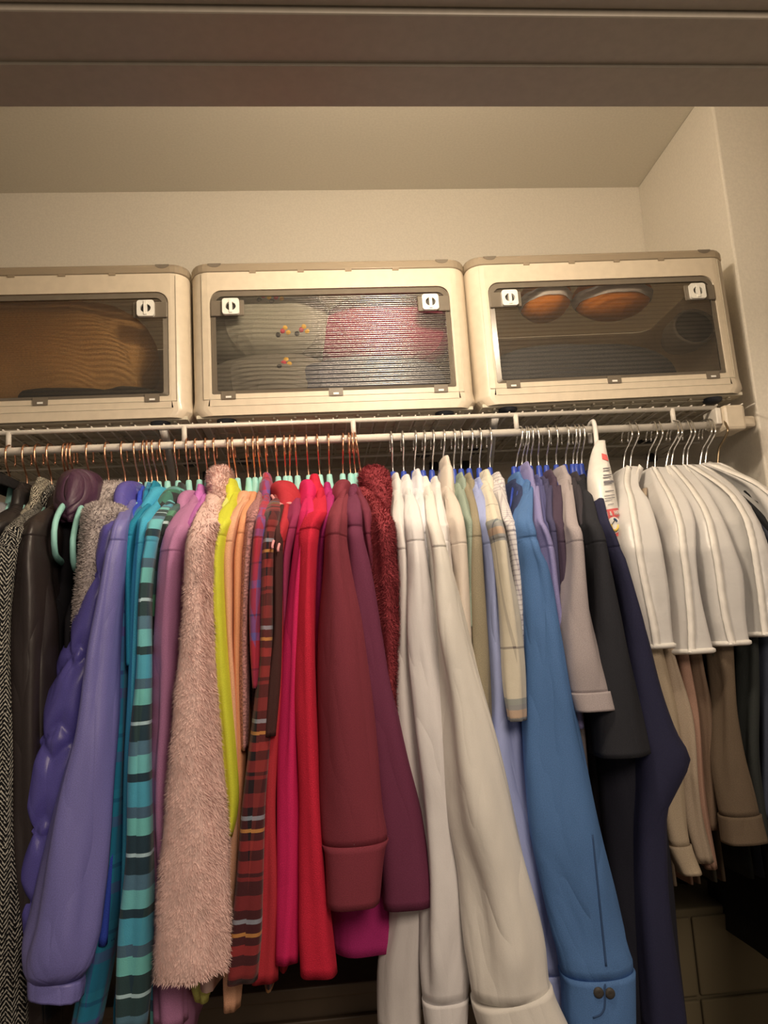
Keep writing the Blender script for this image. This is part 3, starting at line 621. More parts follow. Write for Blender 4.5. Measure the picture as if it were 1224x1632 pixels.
    if hanger:
        hl = {'copper': 'mint hanger with copper hook carrying the ', 'silver': 'blue hanger with silver hook carrying the ', 'wire': 'wire hanger with tall silver hook holding the ', 'bronze': 'dark bronze wire hanger holding the '}[kind]+short
        make_hanger(xh, xn-xh, kind, hangerlabel or hl, ys+0.04, zs-0.014, zn, bulge, xt=xs)
    return root, S
F = fabric
# --- far left: dark coats
garment('jacket', 'jacket', 'light grey jacket with black collar, first at the left edge', 'light grey jacket', 17, 17, F('grey_cloth', (150, 142, 134)), [(835, -44, 10), (1000, -95, -40), (1400, -130, -60)], collar=(-4, 28, 768, 784, 0.085), cmat=F('black_cloth', (34, 30, 28)), ys=1.14)
leather = lambda nm, c: F(nm, c, rough=0.38, sheen=0, weave=0.05, wr=0.5, spec=0.45)
garment('leather_jacket', 'jacket', 'black leather jacket next to the light grey jacket', 'black leather jacket', 43, 44, leather('black_leather', (40, 34, 31)), [(838, -14, 26), (900, -40, 2), (1100, -90, -30), (1400, -110, -50)], collar=(30, 56, 788, 830), ys=1.13, bt=0.014)
garment('cardigan', 'sweater', 'cream and black herringbone cardigan sloping to the left edge', 'cream and black herringbone cardigan', 62, 65, tweed('herringbone', (52, 44, 36), (188, 170, 138), 0.0036, 0.0048, 0.5), [(862, 2, 30), (900, -14, 14), (1000, -60, -8), (1300, -80, -30)], collar=(58, 84, 782, 830), ys=1.13)
garment('tweed_coat', 'coat', 'black and white tweed coat running down the left edge', 'black and white tweed coat', 81, 83, tweed('black_tweed', (26, 24, 22), (176, 162, 138), 0.0042, 0.0062, 0.70), [(845, 16, 42), (900, -2, 34), (1000, -16, 27), (1250, -20, 31), (1450, -22, 37), (1640, -24, 42)], collar=(78, 96, 790, 830), ys=1.125, b=0.05, hem=0.90, n=36)
brl = leather('brown_leather', (46, 35, 31))
garment('leather_coat', 'coat', 'dark brown leather coat with soft sheen beside the tweed coat', 'dark brown leather coat', 106, 105, brl, [(838, 48, 76), (900, 34, 80), (1000, 26, 84), (1150, 26, 78), (1300, 28, 70), (1640, 30, 70)], collar=(84, 108, 800, 840), ys=1.14, b=0.05, hem=0.92)
garment('leather_coat', 'coat', 'second brown leather coat just left of the bare mint hangers', 'second brown leather coat', 112, 110, leather('brown_leather_dark', (43, 33, 30)), [(838, 62, 80), (900, 60, 82), (1000, 60, 96), (1150, 52, 96), (1300, 40, 80), (1640, 38, 80)], collar=(92, 114, 800, 840), ys=1.15, b=0.045, hem=0.92)
# two tops that have slipped off the ends of their hangers
blk = F('black_jersey', (27, 24, 26))
def camisole(label, short, hook, neck, tip, colr, hood=None, m=None, mh=None, name='camisole'):
    p = at(tip[0], tip[1], 1.15)
    xh = at(hook, 690, YR)[0]; xn = at(neck, 778, YR)[0]
    root = thing(name, label, 'top', (xn, YR, 1.70), GROUP_L)
    mat_ = m or blk
    B = [[xn, YR, 1.705, 0.006, 0.05], [xn, YR, 1.70, 0.010, 0.06], [xn+(p[0]-xn)*0.4, YR, 1.668, 0.012, 0.10], [p[0], YR, 1.62, 0.012, 0.135], [p[0], YR, 1.56, 0.012, 0.15], [p[0]+0.004, YR-0.03, 1.50, 0.013, 0.19], [p[0]+0.006, YR-0.03, 1.40, 0.013, 0.20], [p[0]+0.006, YR-0.03, 1.0, 0.014, 0.20]]
    B = smooth_path(B, 30).tolist(); loft('body', B, mat_, root, n=30, power=2.5, fold=0.003, kf=5, seed=hook)
    if hood:
        uL, uR, vT, vB = hood; K = []
        pT = at((uL+uR)/2, vT, 1.30); pB = at((uL+uR)/2-14, vB, 1.24); a = (uR-uL)/2/FPX*1.30
        for s, ka, kb in ((0, .3, .25), (0.03, .62, .55), (0.12, .9, .85), (0.3, 1, 1), (0.55, .92, 1.02), (0.8, .68, .9), (1, .42, .7)):
            K.append([pT[0]+(pB[0]-pT[0])*s, 1.30-0.05*s, pT[2]+(pB[2]-pT[2])*s, a*ka, 0.075*kb])
        loft('hood', smooth_path(K, 22).tolist(), mh, root, n=44, power=2.0, fold=0.009, kf=3, seed=9)
    make_hanger(xh, xn-xh, 'copper', 'mint hanger with bare rounded end showing, carrying the '+short, 1.12, p[2]+0.012, 1.70, xt=at(tip[0], tip[1], 1.12)[0], thick=0.0058)
    return root
camisole('black sleeveless top slipped off the left bare mint hanger end', 'left black top', 117, 120, (86, 850), None)
camisole('black top with aubergine satin hood beside the grey fleece coat', 'aubergine hooded top', 143, 143, (116, 866), None, hood=(106, 164, 753, 838), mh=F('aubergine_satin', (80, 46, 62), rough=0.38, sheen=0, wr=2.0, spec=0.5), name='hooded_top')
# --- blue, teal and green
grey_s = fur_mat('grey_sherpa', (190, 168, 150))
garment('fleece_coat', 'coat', 'grey curly fleece coat with fluffy collar and sleeve', 'grey curly fleece coat', 172, 174, grey_s, [(812, 138, 200), (850, 134, 192), (900, 127, 184), (960, 120, 172), (1060, 118, 158)], ys=1.16, b=0.05, hood=(144, 208, 766, 826), fur=(22000, 0.0050, 0.0013, grey_s, 1.7, 0.1), seam=0, bt=0.02, hem=1.15)
def quilt(U, T, TH):
    g = np.minimum(np.abs(np.sin(np.pi*(U/0.105+T/0.115))), np.abs(np.sin(np.pi*(U/0.105-T/0.115))))
    return 0.0105*(np.minimum(1, g*1.5)**0.6-0.6)*np.clip((T-0.05)/0.05, 0, 1)
garment('puffer_jacket', 'jacket', 'indigo quilted puffer jacket with tall collar', 'indigo puffer jacket', 197, 201, F('indigo_nylon', (92, 80, 150), rough=0.36, sheen=0, weave=0.02, wr=0.35, spec=0.5), [(838, 172, 208), (900, 158, 194), (950, 142, 186), (1000, 122, 178), (1100, 86, 162), (1200, 56, 146), (1300, 40, 130), (1400, 34, 112), (1490, 38, 104)], ys=1.15, yc=1.11, b=0.05, hood=(194, 232, 768, 838, 0.115), disp=quilt, n=72, rings=120, seam=0, bt=0.016, fold=0.002)
garment('windbreaker', 'jacket', 'periwinkle nylon windbreaker with gathered elastic cuff', 'periwinkle windbreaker', 217, 222, F('periwinkle_nylon', (118, 108, 160), rough=0.42, sheen=0, weave=0.03, wr=0.5, spec=0.45), [(836, 190, 212), (900, 176, 206), (960, 166, 199), (1040, 150, 192), (1150, 128, 186), (1250, 100, 178), (1350, 77, 170), (1450, 54, 158), (1520, 38, 149), (1546, 40, 143), (1556, 46, 135), (1562, 45, 136), (1586, 46, 133)], ys=1.12, yc=1.05, b=0.055, cuff=1556, cuffk=(0.93, 0.5, 8), cutilt=-0.16, fold=0.007, kf=4, collar=(212, 228, 784, 816), n=40)
garment('long_sleeve_top', 'top', 'royal blue long sleeved top, thin edge beside the windbreaker', 'royal blue top', 231, 235, F('royal_blue', (52, 78, 178)), [(838, 201, 215), (900, 195, 209), (1000, 188, 206), (1250, 176, 200), (1500, 150, 180)], ys=1.15, b=0.035, collar=(226, 240, 790, 820))
tealp = plaid('teal_plaid', None, [(0, (20, 112, 138)), (0.42, (88, 74, 128)), (0.58, (24, 126, 148)), (0.8, (18, 70, 110)), (0.86, (30, 130, 150))], [(0, (24, 118, 140)), (0.45, (70, 80, 130)), (0.6, (22, 128, 146))], 0.085, 0.05)
garment('flannel_shirt', 'shirt', 'teal and purple plaid flannel shirt reaching low beside the windbreaker', 'teal and purple plaid shirt', 237, 244, tealp, [(842, 207, 222), (900, 202, 219), (1000, 197, 216), (1200, 182, 212), (1400, 160, 202), (1540, 132, 180), (1640, 112, 158)], ys=1.155, b=0.045, collar=(234, 250, 786, 822), hem=0.93)
garment('t_shirt', 'shirt', 'teal short sleeved t shirt with shoulder seam', 'teal t shirt', 245, 253, F('teal_jersey', (24, 132, 150)), [(832, 212, 232), (860, 207, 226), (900, 205, 221), (1000, 204, 217), (1060, 204, 214)], ys=1.145, b=0.04, collar=(243, 258, 784, 822))
garment('hoodie', 'hoodie', 'turquoise hoodie with crumpled hood', 'turquoise hoodie', 257, 267, F('turquoise_jersey', (66, 168, 186)), [(830, 222, 248), (900, 217, 241), (1000, 212, 234), (1100, 208, 228), (1250, 202, 219), (1450, 194, 213)], ys=1.13, b=0.04, hood=(238, 272, 776, 834, 0.10), fold=0.003)
gp = plaid('green_plaid', None, [(0, (112, 188, 176)), (0.14, (84, 112, 124)), (0.25, (34, 30, 31)), (0.375, (186, 205, 196)), (0.40, (34, 30, 31)), (0.53, (112, 190, 170)), (0.66, (74, 92, 106)), (0.74, (70, 158, 172)), (0.93, (32, 30, 32))], [(0, (112, 186, 176)), (0.5, (72, 158, 178))], 0.165, 0.05, k=0.95, mode=0.10, off=0.02)
garment('flannel_shirt', 'shirt', 'green, black and aqua plaid hooded flannel with wide bands', 'green plaid hooded flannel', 281, 284, gp, [(836, 238, 262), (880, 234, 254), (960, 228, 246), (1060, 222, 247), (1160, 214, 246), (1260, 209, 246), (1360, 204, 246), (1460, 195, 244), (1560, 190, 241), (1636, 187, 233)], ys=1.12, yc=1.06, b=0.05, hood=(260, 300, 776, 828, 0.10), mhood=plaid('green_plaid_hood', None, [(0, (48, 48, 46)), (0.45, (64, 140, 100)), (0.6, (112, 178, 164)), (0.75, (48, 48, 46))], [(0, (52, 52, 50)), (0.5, (78, 150, 120))], 0.05, 0.06), hem=0.93, n=40)
gp2 = plaid('dark_green_plaid', None, [(0, (52, 70, 64)), (0.2, (34, 34, 34)), (0.42, (200, 205, 195)), (0.46, (34, 34, 34)), (0.62, (92, 150, 108)), (0.8, (66, 92, 92))], [(0, (60, 110, 80)), (0.5, (34, 40, 38))], 0.17, 0.05, mode=0.3, off=0.05)
garment('flannel_shirt', 'shirt', 'dark green and black plaid shirt just right of the aqua plaid flannel', 'dark green plaid shirt', 299, 301, gp2, [(836, 254, 274), (900, 247, 265), (1000, 243, 258), (1150, 244, 258), (1300, 245, 264), (1480, 240, 262)], ys=1.15, b=0.04, collar=(282, 300, 788, 830))
# --- pinks and yellows
garment('sweatshirt', 'sweatshirt', 'mauve pink sweatshirt with white neck piping', 'mauve sweatshirt', 313, 318, F('mauve_jersey', (186, 118, 146)), [(846, 270, 306), (880, 263, 294), (960, 257, 290), (1060, 250, 289), (1130, 249, 283), (1240, 246, 276), (1450, 245, 288), (1632, 248, 298)], ys=1.12, yc=1.09, b=0.05, hood=(288, 322, 782, 834, 0.10), hem=0.93)
garment('sweatshirt', 'sweatshirt', 'orchid purple sweatshirt between the mauve one and the blush coat', 'orchid sweatshirt', 329, 331, F('orchid_jersey', (200, 108, 166)), [(836, 300, 322), (900, 291, 309), (1000, 284, 300), (1200, 274, 292), (1400, 268, 290)], ys=1.145, b=0.04, collar=(312, 332, 790, 830))
blush = fur_mat('blush_fur', (234, 188, 164))
garment('fuzzy_coat', 'coat', 'fuzzy blush pink coat with tall furry hood and wide sleeve', 'fuzzy blush coat', 342, 346, blush, [(838, 312, 350), (870, 303, 344), (950, 297, 340), (1050, 288, 341), (1150, 278, 346), (1250, 265, 353), (1350, 256, 360), (1450, 250, 363), (1520, 244, 364), (1548, 243, 361)], ys=1.095, yc=1.05, b=0.052, hood=(332, 374, 740, 836), fur=(50000, 0.0060, 0.0009, blush, 0.7, 1.1), seam=0, bt=0.018, n=40, fold=0.004, hem=1.0)
garment('t_shirt', 'shirt', 'pale lemon yellow shirt behind the neon yellow jacket', 'pale lemon shirt', 364, 368, F('lemon_jersey', (232, 226, 110)), [(838, 341, 356), (900, 336, 348), (1000, 336, 348), (1300, 326, 348), (1550, 306, 340), (1592, 314, 334)], ys=1.155, yc=1.14, b=0.035, collar=(352, 368, 796, 832))
garment('jacket', 'jacket', 'neon yellow jacket with dark neck edge', 'neon yellow jacket', 371, 379, F('neon_nylon', (214, 206, 40), rough=0.55), [(834, 346, 370), (860, 338, 362), (900, 336, 359), (1000, 340, 363), (1100, 344, 368), (1200, 350, 377), (1270, 357, 382), (1300, 359, 379), (1332, 361, 371)], ys=1.12, yc=1.09, b=0.042, collar=(358, 384, 780, 816), fold=0.003)
pch = F('peach_jersey', (240, 168, 122))
garment('turtleneck', 'sweater', 'pale peach turtleneck with bunched neck', 'pale peach turtleneck', 392, 397, pch, [(830, 364, 388), (900, 356, 378), (1000, 360, 378), (1100, 368, 383), (1200, 372, 386), (1300, 369, 388), (1450, 362, 384), (1560, 356, 384), (1606, 357, 381)], ys=1.14, b=0.04, hood=(376, 404, 782, 828, 0.09))
garment('sweatshirt', 'sweatshirt', 'bright orange peach sweatshirt right of the pale peach turtleneck', 'bright peach sweatshirt', 404, 407, F('orange_peach', (246, 158, 104)), [(826, 384, 406), (900, 375, 393), (1000, 376, 390), (1200, 376, 391), (1380, 372, 388)], ys=1.145, b=0.04, collar=(392, 412, 800, 836))
garment('sweater', 'sweater', 'dusty rose cable knit sweater', 'dusty rose sweater', 411, 417, F('dusty_rose_knit', (186, 124, 112), weave=1.2, wscale=320, mottled=0.3), [(818, 394, 416), (850, 391, 408), (900, 386, 403), (1000, 382, 400), (1100, 382, 398), (1194, 384, 395)], ys=1.14, b=0.04, collar=(404, 422, 806, 836))
rbp = plaid('red_blue_plaid', None, [(0, (176, 40, 56)), (0.40, (104, 84, 140)), (0.55, (150, 48, 76)), (0.86, (60, 40, 60)), (0.90, (172, 44, 62))], [(0, (182, 36, 54)), (0.55, (96, 84, 142)), (0.8, (140, 50, 80))], 0.075, 0.045)
garment('plaid_shirt', 'shirt', 'red and violet blue plaid shirt with short sleeve', 'red and blue plaid shirt', 423, 428, rbp, [(828, 408, 430), (880, 402, 426), (960, 398, 424), (1020, 399, 421), (1096, 403, 417)], ys=1.13, b=0.042, collar=(414, 438, 774, 820))
tart = plaid('tartan', None, [(0, (146, 42, 40)), (0.09, (34, 26, 28)), (0.17, (200, 136, 62)), (0.205, (34, 26, 28)), (0.29, (140, 150, 150)), (0.335, (34, 26, 28)), (0.42, (120, 38, 38)), (0.56, (34, 26, 28)), (0.70, (120, 36, 36)), (0.74, (34, 26, 28)), (0.78, (134, 40, 38)), (0.90, (34, 26, 28))], [(0, (128, 38, 38)), (0.5, (44, 28, 30)), (0.62, (170, 60, 48))], 0.125, 0.055, mode=0.24)
garment('flannel_shirt', 'shirt', 'red and black tartan flannel shirt with yellow stripes', 'red and black tartan flannel', 439, 444, tart, [(820, 424, 446), (880, 418, 437), (960, 417, 437), (1040, 415, 436), (1100, 409, 434), (1200, 398, 430), (1300, 385, 424), (1400, 376, 420), (1480, 369, 418), (1562, 364, 410)], ys=1.125, yc=1.06, b=0.045, collar=(434, 452, 800, 834), hem=0.98)
# --- reds
garment('cardigan', 'sweater', 'dark brown cardigan sleeve among the red garments', 'dark brown cardigan', 453, 456, F('dark_brown_knit', (72, 40, 34)), [(842, 436, 452), (990, 436, 450), (1080, 428, 447), (1172, 423, 440)], ys=1.12, yc=1.075, b=0.035, collar=(448, 460, 792, 830))
rh, _ = garment('hoodie', 'hoodie', 'red hoodie with open hood and pink lining', 'red hoodie', 462, 462, F('red_jersey', (184, 40, 48)), [(838, 440, 462), (900, 433, 452), (950, 436, 453), (1050, 436, 454), (1180, 426, 446), (1300, 420, 441), (1450, 411, 444), (1562, 403, 442)], ys=1.13, yc=1.075, b=0.042, hood=(430, 482, 768, 836, 0.125), hem=1.0)
for (u0, v0, u1, v1) in ((436, 800, 462, 806), ):
    pts = [at(433, 790, 1.225), at(440, 799, 1.208), at(452, 805, 1.203), at(462, 802, 1.205), at(468, 810, 1.207)]
    mesh_obj('hood_lining', *tubev(smooth_path(pts, 20), 0.0026, 8), F('pink_lining', (226, 140, 128)), rh)
for u0, v0 in ((434, 871), (443, 876)):
    a_ = at(u0, v0, 1.07); mesh_obj('drawstring', *tubev(smooth_path([at(u0+2, v0-9, 1.082), at(u0+1, v0-5, 1.074), a_, a_+[0, 0, -0.003]], 10), 0.0019, 7), F('pink_cord', (232, 150, 140)), rh)
garment('sweatshirt', 'sweatshirt', 'mulberry sweatshirt between the red and the hot pink ones', 'mulberry sweatshirt', 470, 475, F('mulberry_jersey', (150, 40, 74)), [(826, 458, 480), (850, 452, 474), (900, 447, 464), (1000, 448, 462), (1150, 444, 460)], ys=1.14, b=0.038, collar=(462, 482, 800, 834))
garment('fleece_jacket', 'jacket', 'hot pink fleece pullover with standing collar', 'hot pink fleece', 488, 493, F('hot_pink_fleece', (218, 18, 84)), [(820, 478, 504), (870, 470, 492), (950, 461, 484), (1050, 452, 482), (1200, 446, 480), (1350, 445, 479), (1480, 443, 477), (1532, 442, 473)], ys=1.12, yc=1.07, b=0.045, hood=(474, 506, 764, 828, 0.10), hem=1.0)
garment('fleece_jacket', 'jacket', 'crimson red fleece jacket with black neck edge', 'crimson fleece', 505, 511, F('crimson_fleece', (214, 22, 52), weave=0.8), [(822, 490, 520), (850, 480, 508), (900, 478, 503), (1000, 474, 502), (1100, 472, 504), (1200, 475, 508), (1300, 478, 513), (1400, 478, 521), (1480, 476, 530), (1552, 479, 539)], ys=1.11, yc=1.05, b=0.05, collar=(488, 516, 776, 822), fold=0.003)
garment('sweatshirt', 'sweatshirt', 'magenta sweatshirt whose wide lower end shows below the maroon cuff', 'magenta sweatshirt', 523, 526, F('magenta_jersey', (176, 30, 96)), [(822, 508, 534), (860, 501, 522), (950, 497, 517), (1050, 500, 520), (1200, 510, 560), (1440, 528, 616), (1508, 534, 641)], ys=1.16, yc=1.13, b=0.042, collar=(512, 532, 786, 824))
mar = F('maroon_jersey', (130, 48, 56))
garment('sweatshirt', 'sweatshirt', 'maroon sweatshirt with rolled neck and wide ribbed cuff', 'maroon sweatshirt', 546, 547, mar, [(828, 520, 552), (860, 515, 551), (900, 513, 556), (1000, 507, 578), (1100, 505, 592), (1200, 507, 602), (1300, 511, 613), (1338, 513, 618), (1348, 517, 614), (1437, 522, 603)], ys=1.10, yc=1.05, b=0.055, cuff=1340, hood=(528, 560, 764, 822, 0.095), fold=0.003, n=40)
garment('sweatshirt', 'sweatshirt', 'plum purple sweatshirt leaning out beside the white shirts', 'plum sweatshirt', 555, 560, F('plum_jersey', (112, 46, 66)), [(822, 548, 576), (850, 548, 577), (900, 550, 588), (1000, 560, 606), (1100, 572, 626), (1200, 588, 647), (1300, 598, 671), (1400, 605, 688), (1441, 608, 693)], ys=1.135, yc=1.08, b=0.05, collar=(552, 576, 788, 824), fold=0.003)
garment('sweatshirt', 'sweatshirt', 'dark burgundy sweatshirt in front of the furry burgundy coat', 'dark burgundy sweatshirt', 560, 569, F('burgundy_jersey', (116, 42, 56)), [(820, 570, 592), (850, 572, 594), (900, 577, 604), (1000, 588, 618), (1100, 598, 630), (1300, 610, 648), (1536, 612, 652)], ys=1.15, yc=1.13, b=0.04, collar=(566, 586, 792, 824))
bf = fur_mat('burgundy_fur', (146, 52, 54))
garment('fur_jacket', 'jacket', 'furry burgundy hooded jacket last before the white shirts', 'furry burgundy jacket', 565, 579, bf, [(836, 584, 630), (880, 586, 632), (950, 592, 633), (1020, 600, 632), (1080, 606, 631), (1300, 612, 634)], ys=1.14, b=0.045, hood=(573, 627, 740, 836), fur=(40000, 0.0060, 0.0009, bf, 0.8, 0.8), seam=0, bt=0.018)
# --- whites
def shirt(*a, **k):
    k.setdefault('kind', 'silver'); k.setdefault('b', 0.04); return garment(*a, **k)
wcol = lambda nm, c, **k: F(nm, c, rough=0.75, wr=0.6, weave=0.08, sheen=0.05, mottled=0.02, k=0.93, **k)
shirt('dress_shirt', 'shirt', 'white dress shirt next to the furry burgundy jacket', 'first white shirt', 622, 628, wcol('white_cotton', (224, 206, 186)), [(838, 626, 648), (885, 630, 652), (1000, 628, 662), (1100, 625, 668), (1300, 636, 690), (1450, 624, 676), (1540, 606, 672), (1640, 610, 674)], ys=1.15, yc=1.10, collar=(621, 640, 772, 812), fold=0.006, bt=0.009)
shirt('dress_shirt', 'shirt', 'white dress shirt with long narrow sleeve ending in a shiny cuff', 'second white shirt', 640, 645, wcol('white_poplin', (230, 213, 194)), [(834, 644, 670), (900, 647, 677), (1000, 645, 692), (1150, 654, 722), (1300, 670, 734), (1400, 673, 746), (1500, 672, 746), (1588, 674, 745), (1640, 680, 742)], ys=1.13, yc=1.06, collar=(636, 658, 774, 812), cuff=1590, fold=0.007, kf=4, b=0.045, bt=0.009)
shirt('blouse', 'shirt', 'white blouse with high folded collar third among the whites', 'third white blouse', 661, 661, wcol('white_blouse', (226, 212, 198)), [(832, 658, 680), (900, 664, 690), (1000, 676, 708), (1200, 696, 748), (1400, 705, 780)], ys=1.145, collar=(654, 674, 766, 806), bt=0.009)
shirt('dress_shirt', 'shirt', 'large ivory dress shirt whose sleeve hangs nearest and lowest', 'large ivory shirt', 675, 676, wcol('ivory_cotton', (232, 214, 188)), [(840, 676, 700), (890, 682, 712), (1000, 688, 742), (1100, 698, 770), (1200, 705, 796), (1300, 714, 822), (1400, 735, 846), (1500, 746, 866), (1578, 752, 876), (1650, 772, 904)], ys=1.105, yc=1.02, collar=(666, 686, 776, 812), cuff=1580, cutilt=0.12, fold=0.008, kf=3, b=0.055, n=44, bt=0.009)
shirt('polo_shirt', 'shirt', 'off white short sleeved polo behind the ivory shirt', 'off white polo', 689, 690, wcol('off_white_pique', (228, 210, 190)), [(838, 692, 712), (880, 697, 716), (914, 704, 721)], ys=1.135, collar=(684, 700, 776, 812), bt=0.008)
shirt('shirt', 'shirt', 'pale beige shirt with high collar standing above its neighbours', 'pale beige shirt', 706, 706, wcol('beige_linen', (218, 194, 166)), [(828, 714, 734), (880, 718, 740), (950, 724, 744), (1050, 733, 748), (1200, 745, 760)], ys=1.14, collar=(700, 720, 752, 812), bt=0.009)
shirt('polo_shirt', 'shirt', 'sage green polo shirt', 'sage green polo', 722, 725, F('sage_pique', (148, 154, 128)), [(828, 733, 750), (890, 738, 756), (1000, 742, 758)], ys=1.15, collar=(725, 739, 770, 806), bt=0.008)
shirt('polo_shirt', 'shirt', 'olive khaki polo shirt next to the sage green one', 'olive khaki polo', 733, 737, F('olive_pique', (150, 132, 100)), [(836, 744, 764), (890, 743, 769), (1000, 744, 776), (1100, 750, 782), (1200, 760, 786), (1300, 768, 790)], ys=1.135, collar=(737, 753, 772, 812), bt=0.009)
shirt('dress_shirt', 'shirt', 'light blue dress shirt whose sleeve shows between white and denim', 'light blue dress shirt', 750, 750, wcol('light_blue_cotton', (160, 162, 190)), [(832, 760, 780), (900, 768, 789), (1000, 774, 795), (1100, 776, 812), (1200, 774, 836), (1300, 785, 856), (1400, 812, 880), (1500, 836, 892), (1552, 858, 902), (1640, 866, 906)], ys=1.14, yc=1.08, collar=(752, 767, 778, 814), cuff=1550, fold=0.006, bt=0.009)
crp = plaid('cream_plaid', None, [(0, (214, 194, 160)), (0.46, (98, 104, 112)), (0.50, (176, 128, 94)), (0.54, (98, 104, 112)), (0.57, (112, 122, 118)), (0.60, (214, 194, 160)), (0.86, (112, 96, 84)), (0.875, (214, 194, 160))], [(0, (216, 196, 162)), (0.82, (110, 96, 88)), (0.87, (216, 196, 162))], 0.26, 0.10, mode=0.35, off=0.09)
shirt('plaid_shirt', 'shirt', 'cream short sleeved shirt with wide blue and tan plaid stripes', 'cream plaid shirt', 763, 766, crp, [(834, 774, 798), (882, 783, 806), (900, 785, 808), (1000, 796, 826), (1100, 804, 836), (1148, 811, 837)], ys=1.105, yc=1.06, b=0.045, collar=(762, 783, 768, 812), fold=0.003, bt=0.010)
strp = plaid('fine_stripe', None, [(0, (214, 198, 180)), (0.7, (150, 134, 132))], [(0, (214, 198, 180)), (0.7, (158, 142, 140))], 0.0075, 0.009)
shirt('striped_shirt', 'shirt', 'finely striped white and grey shirt behind the cream plaid', 'finely striped shirt', 779, 783, strp, [(832, 796, 816), (870, 804, 824), (1000, 818, 834), (1062, 824, 836)], ys=1.135, collar=(780, 800, 770, 808), bt=0.010)
# --- blues, greys, blacks
shirt('shirt', 'shirt', 'dark navy shirt behind the steel blue one', 'dark navy shirt', 829, 822, F('navy_cotton', (52, 58, 84)), [(832, 812, 830), (900, 818, 834), (1100, 826, 846)], ys=1.16, collar=(808, 824, 780, 814), bt=0.008)
sb = F('steel_blue_cotton', (78, 112, 150), rough=0.7, wr=0.7, weave=0.1)
sbr, sbS = shirt('dress_shirt', 'shirt', 'steel blue dress shirt with buttoned cuff hanging low', 'steel blue shirt', 836, 832, sb, [(836, 818, 842), (890, 824, 854), (900, 826, 862), (1000, 831, 886), (1100, 834, 906), (1200, 834, 926), (1300, 840, 948), (1400, 862, 970), (1500, 884, 992), (1540, 892, 1006), (1550, 896, 1006), (1626, 901, 1006)], ys=1.11, yc=1.04, collar=(812, 832, 772, 816), cuff=1545, fold=0.005, b=0.05, n=44, bt=0.010)
for u0, v0 in ((954, 1582), (972, 1583)):
    p = on_surface(sbr, u0, v0, 'cuff'); vv, ff = lathe([(0.0, 0.0022), (0.004, 0.003), (0.0062, 0.002), (0.0066, -0.002)], 14)
    mesh_obj('button', [(x+p[0], p[1]-z, y+p[2]) for x, y, z in vv], ff, M['dark'], sbr)
slit = [on_surface(sbr, 944+(v-1330)*0.105, v, 'sleeve') for v in range(1330, 1541, 14)]
mesh_obj('cuff_slit', *tubev(smooth_path([p for p in slit if p is not None], 30), 0.0015, 6), F('steel_seam', (54, 76, 104)), sbr)
slit = [on_surface(sbr, u, v, 'cuff') for u, v in ((964, 1552), (964, 1570), (964, 1590), (963, 1606), (957, 1617), (945, 1622))]
mesh_obj('cuff_edge', *tubev(smooth_path([p for p in slit if p is not None], 20), 0.0014, 6), F('steel_seam', (54, 76, 104)), sbr)
shirt('dress_shirt', 'shirt', 'lavender dress shirt between steel blue and dark shirts', 'lavender shirt', 839, 840, F('lavender_cotton', (142, 130, 162)), [(836, 845, 862), (880, 856, 876), (950, 866, 886), (1050, 882, 906), (1160, 905, 928)], ys=1.13, collar=(829, 843, 756, 800), bt=0.008)
shirt('shirt', 'shirt', 'slate blue shirt right of the lavender one', 'slate blue shirt', 845, 848, F('slate_cotton', (84, 80, 112)), [(834, 856, 872), (900, 866, 880), (1050, 880, 898)], ys=1.155, collar=(844, 857, 772, 804), bt=0.008)
shirt('shirt', 'shirt', 'dark slate purple shirt fifth from the striped one', 'dark slate purple shirt', 853, 862, F('slate_purple', (74, 68, 90)), [(832, 862, 880), (900, 870, 888), (1050, 884, 902)], ys=1.145, collar=(853, 868, 775, 808), bt=0.008)
shirt('shirt', 'shirt', 'dark plum brown shirt left of the taupe polo', 'dark plum brown shirt', 870, 874, F('plum_brown', (78, 60, 70)), [(834, 870, 892), (900, 878, 899), (1000, 884, 902), (1100, 888, 908)], ys=1.135, collar=(865, 880, 768, 812), bt=0.009)
shirt('polo_shirt', 'shirt', 'taupe short sleeved polo with banded sleeve hem', 'taupe polo', 883, 890, F('taupe_pique', (172, 152, 140)), [(842, 892, 918), (893, 897, 924), (1000, 893, 942), (1050, 896, 956), (1100, 908, 970), (1132, 918, 977)], ys=1.105, yc=1.055, b=0.048, collar=(882, 904, 766, 822), cuff=1103, fold=0.003, bt=0.011)
shirt('shirt', 'shirt', 'charcoal brown shirt directly right of the taupe polo', 'charcoal brown shirt', 901, 904, F('charcoal_cotton', (64, 56, 56)), [(838, 912, 934), (900, 922, 944), (1000, 932, 956), (1200, 946, 976)], ys=1.14, collar=(905, 919, 770, 810), bt=0.009)
shirt('polo_shirt', 'shirt', 'black polo shirt with wide short sleeve', 'black polo', 913, 916, F('black_pique', (44, 42, 43)), [(838, 924, 950), (900, 934, 964), (1000, 938, 990), (1100, 943, 1012), (1203, 948, 1034)], ys=1.11, yc=1.06, b=0.05, collar=(916, 932, 774, 814), fold=0.003, bt=0.010)
shirt('long_sleeve_top', 'top', 'long black garment hanging to the bottom beneath the black polo', 'long black garment', 919, 922, F('black_wool', (36, 34, 40)), [(850, 938, 962), (1000, 946, 1000), (1210, 956, 1040), (1400, 972, 1064), (1640, 1008, 1092)], ys=1.15, yc=1.10, b=0.04, collar=(924, 940, 782, 814), hem=0.90, bt=0.010)
